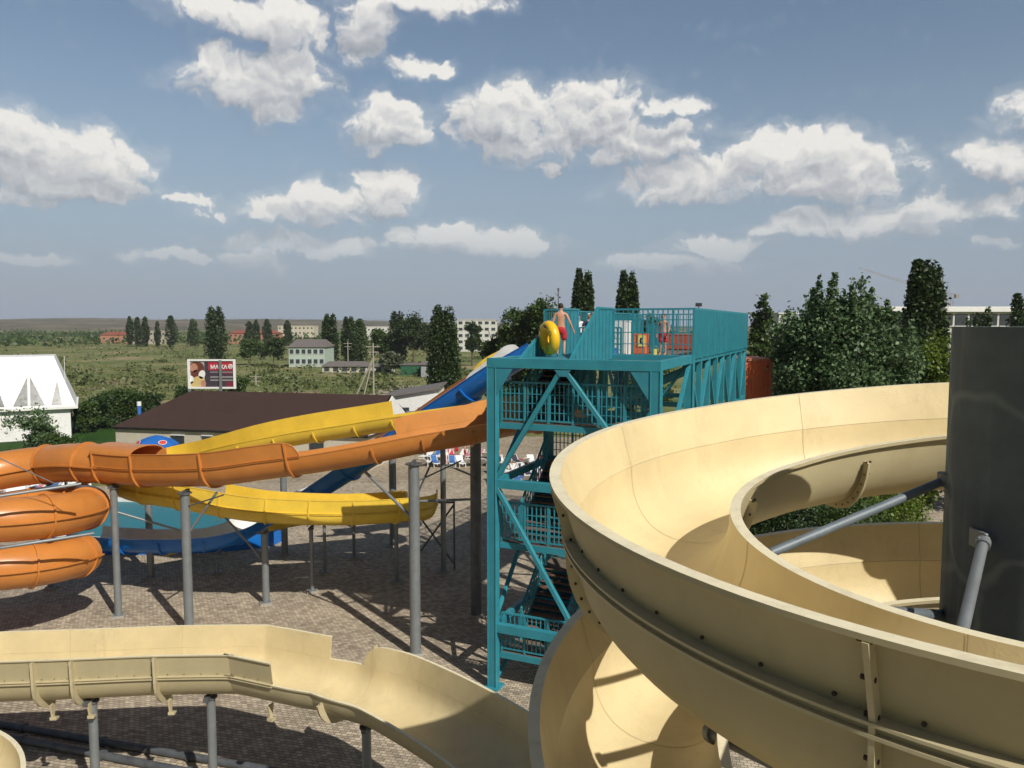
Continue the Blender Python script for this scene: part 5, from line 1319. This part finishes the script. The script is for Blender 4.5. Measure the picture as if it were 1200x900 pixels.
def crane(label, px, d, ytop, jib):
    c = P(px, 400, d); c.z = 0; h = P(px, ytop, d).z; t = thing('tower_crane', label, 'crane', tuple(c)); m = mat('faded_crane_paint', (.35, .28, .24), .7)
    mb = MB(); s = .9
    for x in (-s, s):
        for y in (-s, s): mb.beam(c+Vector((x, y, 0)), c+Vector((x, y, h)), .16, .16)
    z = 0; k = 1
    while z < h-2: mb.beam(c+Vector((-s*k, -s, z)), c+Vector((s*k, -s, z+2)), .1, .1); z += 2; k = -k
    mb.build('mast', m, t)
    mb = MB(); a = c+Vector((0, 0, h)); b = a+Vector(jib); mb.beam(a, b, .15, .15); a2 = a+Vector((0, 0, 1.6)); b2 = b+Vector((0, 0, .3)); mb.beam(a2, b2, .12, .12)
    for k in range(14): mb.beam(a.lerp(b, k/14), a2.lerp(b2, (k+.5)/14), .08, .08); mb.beam(a2.lerp(b2, (k+.5)/14), a.lerp(b, (k+1)/14), .08, .08)
    mb.beam(a, a-Vector(jib)*.25, .25, .25); mb.build('jib', m, t)
    mb = MB(); mb.box(a-Vector(jib)*.23-Vector((0, 0, .8)), (1.6, 1.2, 1.6)); mb.build('counterweight', M_concrete, t)
crane('faint tower crane with a long jib left of the poplar trio', 1075, 420, 338, (-33, 0, 11)); crane('small dark crane right of the poplar trio', 1111, 330, 344, (-13, 0, 1.5))

# ================================================================== SKY
AZ = 143.0; EL = 42.0
w = bpy.data.worlds.new('World'); sc.world = w; w.use_nodes = True; nt = w.node_tree; L = nt.links.new
for n_ in list(nt.nodes): nt.nodes.remove(n_)
out = nt.nodes.new('ShaderNodeOutputWorld'); bgn = nt.nodes.new('ShaderNodeBackground'); L(bgn.outputs[0], out.inputs[0])
sky = nt.nodes.new('ShaderNodeTexSky'); sky.sky_type = 'NISHITA'; sky.sun_disc = False; sky.sun_elevation = R(EL); sky.sun_rotation = R(AZ); sky.altitude = 50; sky.air_density = 1.2; sky.dust_density = 1.5; sky.ozone_density = 1.5
SKY_STR = .089
bgn.inputs['Strength'].default_value = SKY_STR
# cloud density group: in = (azimuth, elevation, 0) + direction, out = density
CL = [ # px, py, half width, half height
 (40, 178, 58, 44), (112, 190, 66, 36), (60, 205, 110, 32), (20, 234, 60, 12),
 (255, 12, 80, 26), (320, 28, 62, 34), (215, 0, 60, 14), (300, 96, 86, 34), (320, 115, 40, 30), (345, 80, 45, 30), (250, 75, 40, 22),
 (455, 143, 58, 32), (470, 155, 50, 22), (490, 4, 92, 20), (435, 22, 40, 26), (425, 55, 26, 22), (490, 76, 34, 10),
 (350, 250, 88, 16), (385, 236, 52, 24), (448, 226, 38, 26), (345, 285, 90, 14), (300, 306, 48, 14), (395, 290, 50, 12),
 (550, 284, 94, 18), (520, 276, 45, 17), (595, 288, 45, 15),
 (600, 135, 72, 38), (695, 132, 74, 40), (660, 158, 140, 30), (740, 165, 85, 28), (785, 128, 36, 14),
 (800, 212, 92, 24), (880, 200, 100, 30), (960, 212, 104, 24), (925, 178, 90, 28), (985, 190, 60, 24),
 (1085, 250, 72, 28), (1020, 258, 118, 22), (940, 266, 50, 14), (845, 290, 56, 15), (790, 312, 90, 12),
 (1170, 182, 62, 26), (1190, 232, 34, 22), (225, 232, 22, 6), (250, 246, 12, 7), (636, 196, 9, 12), (30, 302, 60, 8), (200, 300, 50, 7), (1160, 285, 30, 8), (1300, 120, 120, 40), (-150, 120, 130, 40), (-120, 260, 90, 20)]
g = bpy.data.node_groups.new('clouds', 'ShaderNodeTree')
g.interface.new_socket('P', in_out='INPUT', socket_type='NodeSocketVector'); g.interface.new_socket('Density', in_out='OUTPUT', socket_type='NodeSocketFloat')
gi = g.nodes.new('NodeGroupInput'); go = g.nodes.new('NodeGroupOutput'); GL = g.links.new
def gm(op, a, b=None, c=None):
    n_ = g.nodes.new('ShaderNodeMath'); n_.operation = op
    for i, x in enumerate((a, b, c)):
        if x is None: continue
        if isinstance(x, (int, float)): n_.inputs[i].default_value = x
        else: GL(x, n_.inputs[i])
    return n_.outputs[0]
# blobs: squared distance in units of each ellipse, smallest wins
acc = None; src_ = gi.outputs[0]
for k_, (cx, cy, hw, hh) in enumerate(CL):
    a_, e_ = azel(cx, cy); a1, _ = azel(cx+hw, cy); _, e1 = azel(cx, cy-hh)
    if k_ and k_ % 8 == 0:      # evaluate in batches
        q_ = g.nodes.new('ShaderNodeVectorMath'); q_.operation = 'MULTIPLY_ADD'; GL(acc, q_.inputs[0]); q_.inputs[1].default_value = (1e-9, 0, 0); GL(src_, q_.inputs[2]); src_ = q_.outputs[0]
    m_ = g.nodes.new('ShaderNodeVectorMath'); m_.operation = 'MULTIPLY_ADD'; GL(src_, m_.inputs[0]); ia, ie = 1/(a1-a_), 1/(e1-e_); m_.inputs[1].default_value = (ia, ie, 0); m_.inputs[2].default_value = (-a_*ia, -e_*ie, 0)
    d_ = g.nodes.new('ShaderNodeVectorMath'); d_.operation = 'DOT_PRODUCT'; GL(m_.outputs[0], d_.inputs[0]); GL(m_.outputs[0], d_.inputs[1])
    acc = d_.outputs['Value'] if acc is None else gm('SMOOTH_MIN', acc, d_.outputs['Value'], .35)
acc = gm('SUBTRACT', 1.0, acc)
acc = gm('MAXIMUM', acc, -1.5); GL(acc, go.inputs[0])
blob_g = g
g = bpy.data.node_groups.new('cloud_billows', 'ShaderNodeTree')
g.interface.new_socket('P', in_out='INPUT', socket_type='NodeSocketVector'); g.interface.new_socket('Density', in_out='OUTPUT', socket_type='NodeSocketFloat')
gi = g.nodes.new('NodeGroupInput'); go = g.nodes.new('NodeGroupOutput'); GL = g.links.new
def gnoise(scale, det, rough, zoff=0):
    mp = g.nodes.new('ShaderNodeVectorMath'); mp.operation = 'MULTIPLY_ADD'; GL(gi.outputs[0], mp.inputs[0]); mp.inputs[1].default_value = (1, 1.35, 1); mp.inputs[2].default_value = (zoff, 0, 0)
    n_ = g.nodes.new('ShaderNodeTexNoise'); n_.noise_dimensions = '2D'; n_.inputs['Scale'].default_value = scale; n_.inputs['Detail'].default_value = det; n_.inputs['Roughness'].default_value = rough; GL(mp.outputs[0], n_.inputs['Vector']); return n_.outputs['Fac']
nz = gm('SUBTRACT', gm('ADD', gm('MULTIPLY', gnoise(16, 1, .5, 4), 1.0), gm('MULTIPLY', gnoise(38, 7, .64), 1.1)), 1.05)
vo = g.nodes.new('ShaderNodeTexVoronoi'); vo.feature = 'F1'; vo.voronoi_dimensions = '2D'; vo.inputs['Scale'].default_value = 46; GL(gi.outputs[0], vo.inputs['Vector'])
bil = gm('MULTIPLY', gm('SUBTRACT', .45, gm('POWER', vo.outputs['Distance'], 1.3)), .8)
GL(gm('ADD', gm('MULTIPLY', nz, 1.5), bil), go.inputs[0])
tc = nt.nodes.new('ShaderNodeTexCoord'); sp = nt.nodes.new('ShaderNodeSeparateXYZ'); L(tc.outputs['Generated'], sp.inputs[0])
def wm(op, a, b=None, c=None, clamp=False):
    n_ = nt.nodes.new('ShaderNodeMath'); n_.operation = op; n_.use_clamp = clamp
    for i, x in enumerate((a, b, c)):
        if x is None: continue
        if isinstance(x, (int, float)): n_.inputs[i].default_value = x
        else: L(x, n_.inputs[i])
    return n_.outputs[0]
az_ = wm('ARCTAN2', sp.outputs[0], sp.outputs[1]); el_ = wm('ARCSINE', sp.outputs[2])
cb = nt.nodes.new('ShaderNodeCombineXYZ'); L(az_, cb.inputs[0]); L(el_, cb.inputs[1])
wn = nt.nodes.new('ShaderNodeTexNoise'); wn.noise_dimensions = '2D'; wn.inputs['Scale'].default_value = 14; wn.inputs['Detail'].default_value = 4; wn.inputs['Roughness'].default_value = .6; L(cb.outputs[0], wn.inputs['Vector'])
wv_ = nt.nodes.new('ShaderNodeVectorMath'); wv_.operation = 'MULTIPLY_ADD'; L(wn.outputs['Color'], wv_.inputs[0]); wv_.inputs[1].default_value = (.085, .045, 0); wv_.inputs[2].default_value = (-.0425, -.0225, 0)
wp = nt.nodes.new('ShaderNodeVectorMath'); wp.operation = 'ADD'; L(cb.outputs[0], wp.inputs[0]); L(wv_.outputs[0], wp.inputs[1])
def ev(grp, src, off, after=None):
    v = nt.nodes.new('ShaderNodeVectorMath'); v.operation = 'ADD'; L(src, v.inputs[0]); v.inputs[1].default_value = off
    if after is not None:
        u = nt.nodes.new('ShaderNodeVectorMath'); u.operation = 'MULTIPLY_ADD'; L(after, u.inputs[0]); u.inputs[1].default_value = (1e-9, 0, 0); L(v.outputs[0], u.inputs[2]); v = u
    n_ = nt.nodes.new('ShaderNodeGroup'); n_.node_tree = grp; L(v.outputs[0], n_.inputs[0]); return n_.outputs[0]
B0 = ev(blob_g, wp.outputs[0], (0, 0, 0)); B1 = ev(blob_g, wp.outputs[0], (.008, .030, 0), B0)
N0 = ev(g, wp.outputs[0], (0, 0, 0), B1); N1 = ev(g, wp.outputs[0], (.004, .009, 0), N0)
D0 = wm('ADD', B0, N0)
mr = nt.nodes.new('ShaderNodeMapRange'); mr.interpolation_type = 'SMOOTHSTEP'; mr.inputs['From Min'].default_value = -.08; mr.inputs['From Max'].default_value = .62; L(D0, mr.inputs['Value'])
halo = nt.nodes.new('ShaderNodeMapRange'); halo.interpolation_type = 'SMOOTHSTEP'; halo.inputs['From Min'].default_value = -1.3; halo.inputs['From Max'].default_value = .3; halo.inputs['To Max'].default_value = .20; L(D0, halo.inputs['Value'])
alpha = wm('ADD', wm('MULTIPLY', mr.outputs[0], .80), wm('MULTIPLY', halo.outputs[0], .93))
# thin out towards the horizon haze
mh = nt.nodes.new('ShaderNodeMapRange'); mh.interpolation_type = 'SMOOTHSTEP'; mh.inputs['From Min'].default_value = .03; mh.inputs['From Max'].default_value = .17; mh.inputs['To Min'].default_value = .12; L(el_, mh.inputs['Value'])
alpha = wm('MULTIPLY', alpha, mh.outputs[0]); alpha = wm('MULTIPLY', alpha, .96)
relief = wm('MULTIPLY', wm('SUBTRACT', N0, N1), .42); big = wm('MULTIPLY', wm('SUBTRACT', B0, B1), .36)
thick = wm('MULTIPLY', wm('MAXIMUM', D0, 0.0), -.12)
lit = wm('ADD', wm('ADD', wm('ADD', relief, big), thick), .60, clamp=True)
cr = nt.nodes.new('ShaderNodeValToRGB'); cr.color_ramp.elements[0].position = .0; cr.color_ramp.elements[1].position = 1.0
cr.color_ramp.elements[0].color = (3.0, 3.35, 4.0, 1); cr.color_ramp.elements[1].color = (10.4, 10.1, 9.5, 1)
e_m = cr.color_ramp.elements.new(.5); e_m.color = (6.3, 6.45, 6.7, 1)
L(lit, cr.inputs[0])
# the hazy lower sky: grey-violet air near the horizon
hz = nt.nodes.new('ShaderNodeMapRange'); hz.interpolation_type = 'SMOOTHSTEP'; hz.inputs['From Min'].default_value = -.05; hz.inputs['From Max'].default_value = .36; hz.inputs['To Min'].default_value = 1; hz.inputs['To Max'].default_value = 0; L(el_, hz.inputs['Value'])
mxh = nt.nodes.new('ShaderNodeMix'); mxh.data_type = 'RGBA'; L(wm('MULTIPLY', hz.outputs[0], .97), mxh.inputs['Factor']); L(sky.outputs[0], mxh.inputs['A']); mxh.inputs['B'].default_value = (3.45, 4.5, 6.0, 1)
mx = nt.nodes.new('ShaderNodeMix'); mx.data_type = 'RGBA'; L(alpha, mx.inputs['Factor']); L(mxh.outputs['Result'], mx.inputs['A']); L(cr.outputs[0], mx.inputs['B'])
L(mx.outputs['Result'], bgn.inputs['Color'])
# the part of the sky that holds the modelled clouds; elsewhere the clear sky alone
bg2 = nt.nodes.new('ShaderNodeBackground'); bg2.inputs['Strength'].default_value = .038; L(sky.outputs[0], bg2.inputs['Color'])
def fade(v, lo, hi):
    n_ = nt.nodes.new('ShaderNodeMapRange'); n_.interpolation_type = 'SMOOTHSTEP'; n_.inputs['From Min'].default_value = lo; n_.inputs['From Max'].default_value = hi; n_.inputs['To Min'].default_value = 1; n_.inputs['To Max'].default_value = 0; L(v, n_.inputs['Value']); return n_.outputs[0]
inside = wm('MULTIPLY', wm('MULTIPLY', fade(wm('ABSOLUTE', az_), .80, 1.15), fade(el_, .50, .80)), wm('GREATER_THAN', el_, -.06))
ms_ = nt.nodes.new('ShaderNodeMixShader'); L(inside, ms_.inputs[0]); L(bg2.outputs[0], ms_.inputs[1]); L(bgn.outputs[0], ms_.inputs[2]); L(ms_.outputs[0], out.inputs[0])
w.cycles.sampling_method = 'MANUAL'; w.cycles.sample_map_resolution = 128

sl = bpy.data.lights.new('sun', 'SUN'); sl.energy = 4.6; sl.angle = R(.53); sl.color = (1.0, .95, .86); so = bpy.data.objects.new('sun', sl); COL.objects.link(so)
sv = Vector((math.sin(R(AZ))*math.cos(R(EL)), math.cos(R(AZ))*math.cos(R(EL)), math.sin(R(EL))))
so.rotation_euler = sv.to_track_quat('Z', 'Y').to_euler(); so.location = (20, -20, 40)

hb = MB(); hb.box((-300, 2550, 120), (7000, 5300, 242)); hz_o = hb.build('haze', bpy.data.materials.new('haze_air')); hz_o['kind'] = 'stuff'; tag(hz_o, 'thin summer haze over the far fields', 'haze')
hm = hz_o.data.materials[0]; hm.use_nodes = True; hn = hm.node_tree; hn.nodes.clear(); ho = hn.nodes.new('ShaderNodeOutputMaterial'); pv = hn.nodes.new('ShaderNodeVolumePrincipled'); pv.inputs['Density'].default_value = .00014; pv.inputs['Color'].default_value = (.82, .87, .95, 1); hn.links.new(pv.outputs[0], ho.inputs['Volume'])
vs_ = sc.view_settings; vs_.view_transform = 'Standard'; vs_.look = 'None'; vs_.exposure = 0; vs_.gamma = 1
sc.cycles.max_bounces = 6; sc.cycles.diffuse_bounces = 3; sc.cycles.glossy_bounces = 2; sc.cycles.transparent_max_bounces = 4; sc.cycles.use_denoising = True
sc.render.engine = 'CYCLES'; sc.cycles.use_adaptive_sampling = True; sc.cycles.adaptive_threshold = .02; sc.cycles.adaptive_min_samples = 6
for o in bpy.data.objects:
    if '_local' in o: del o['_local']
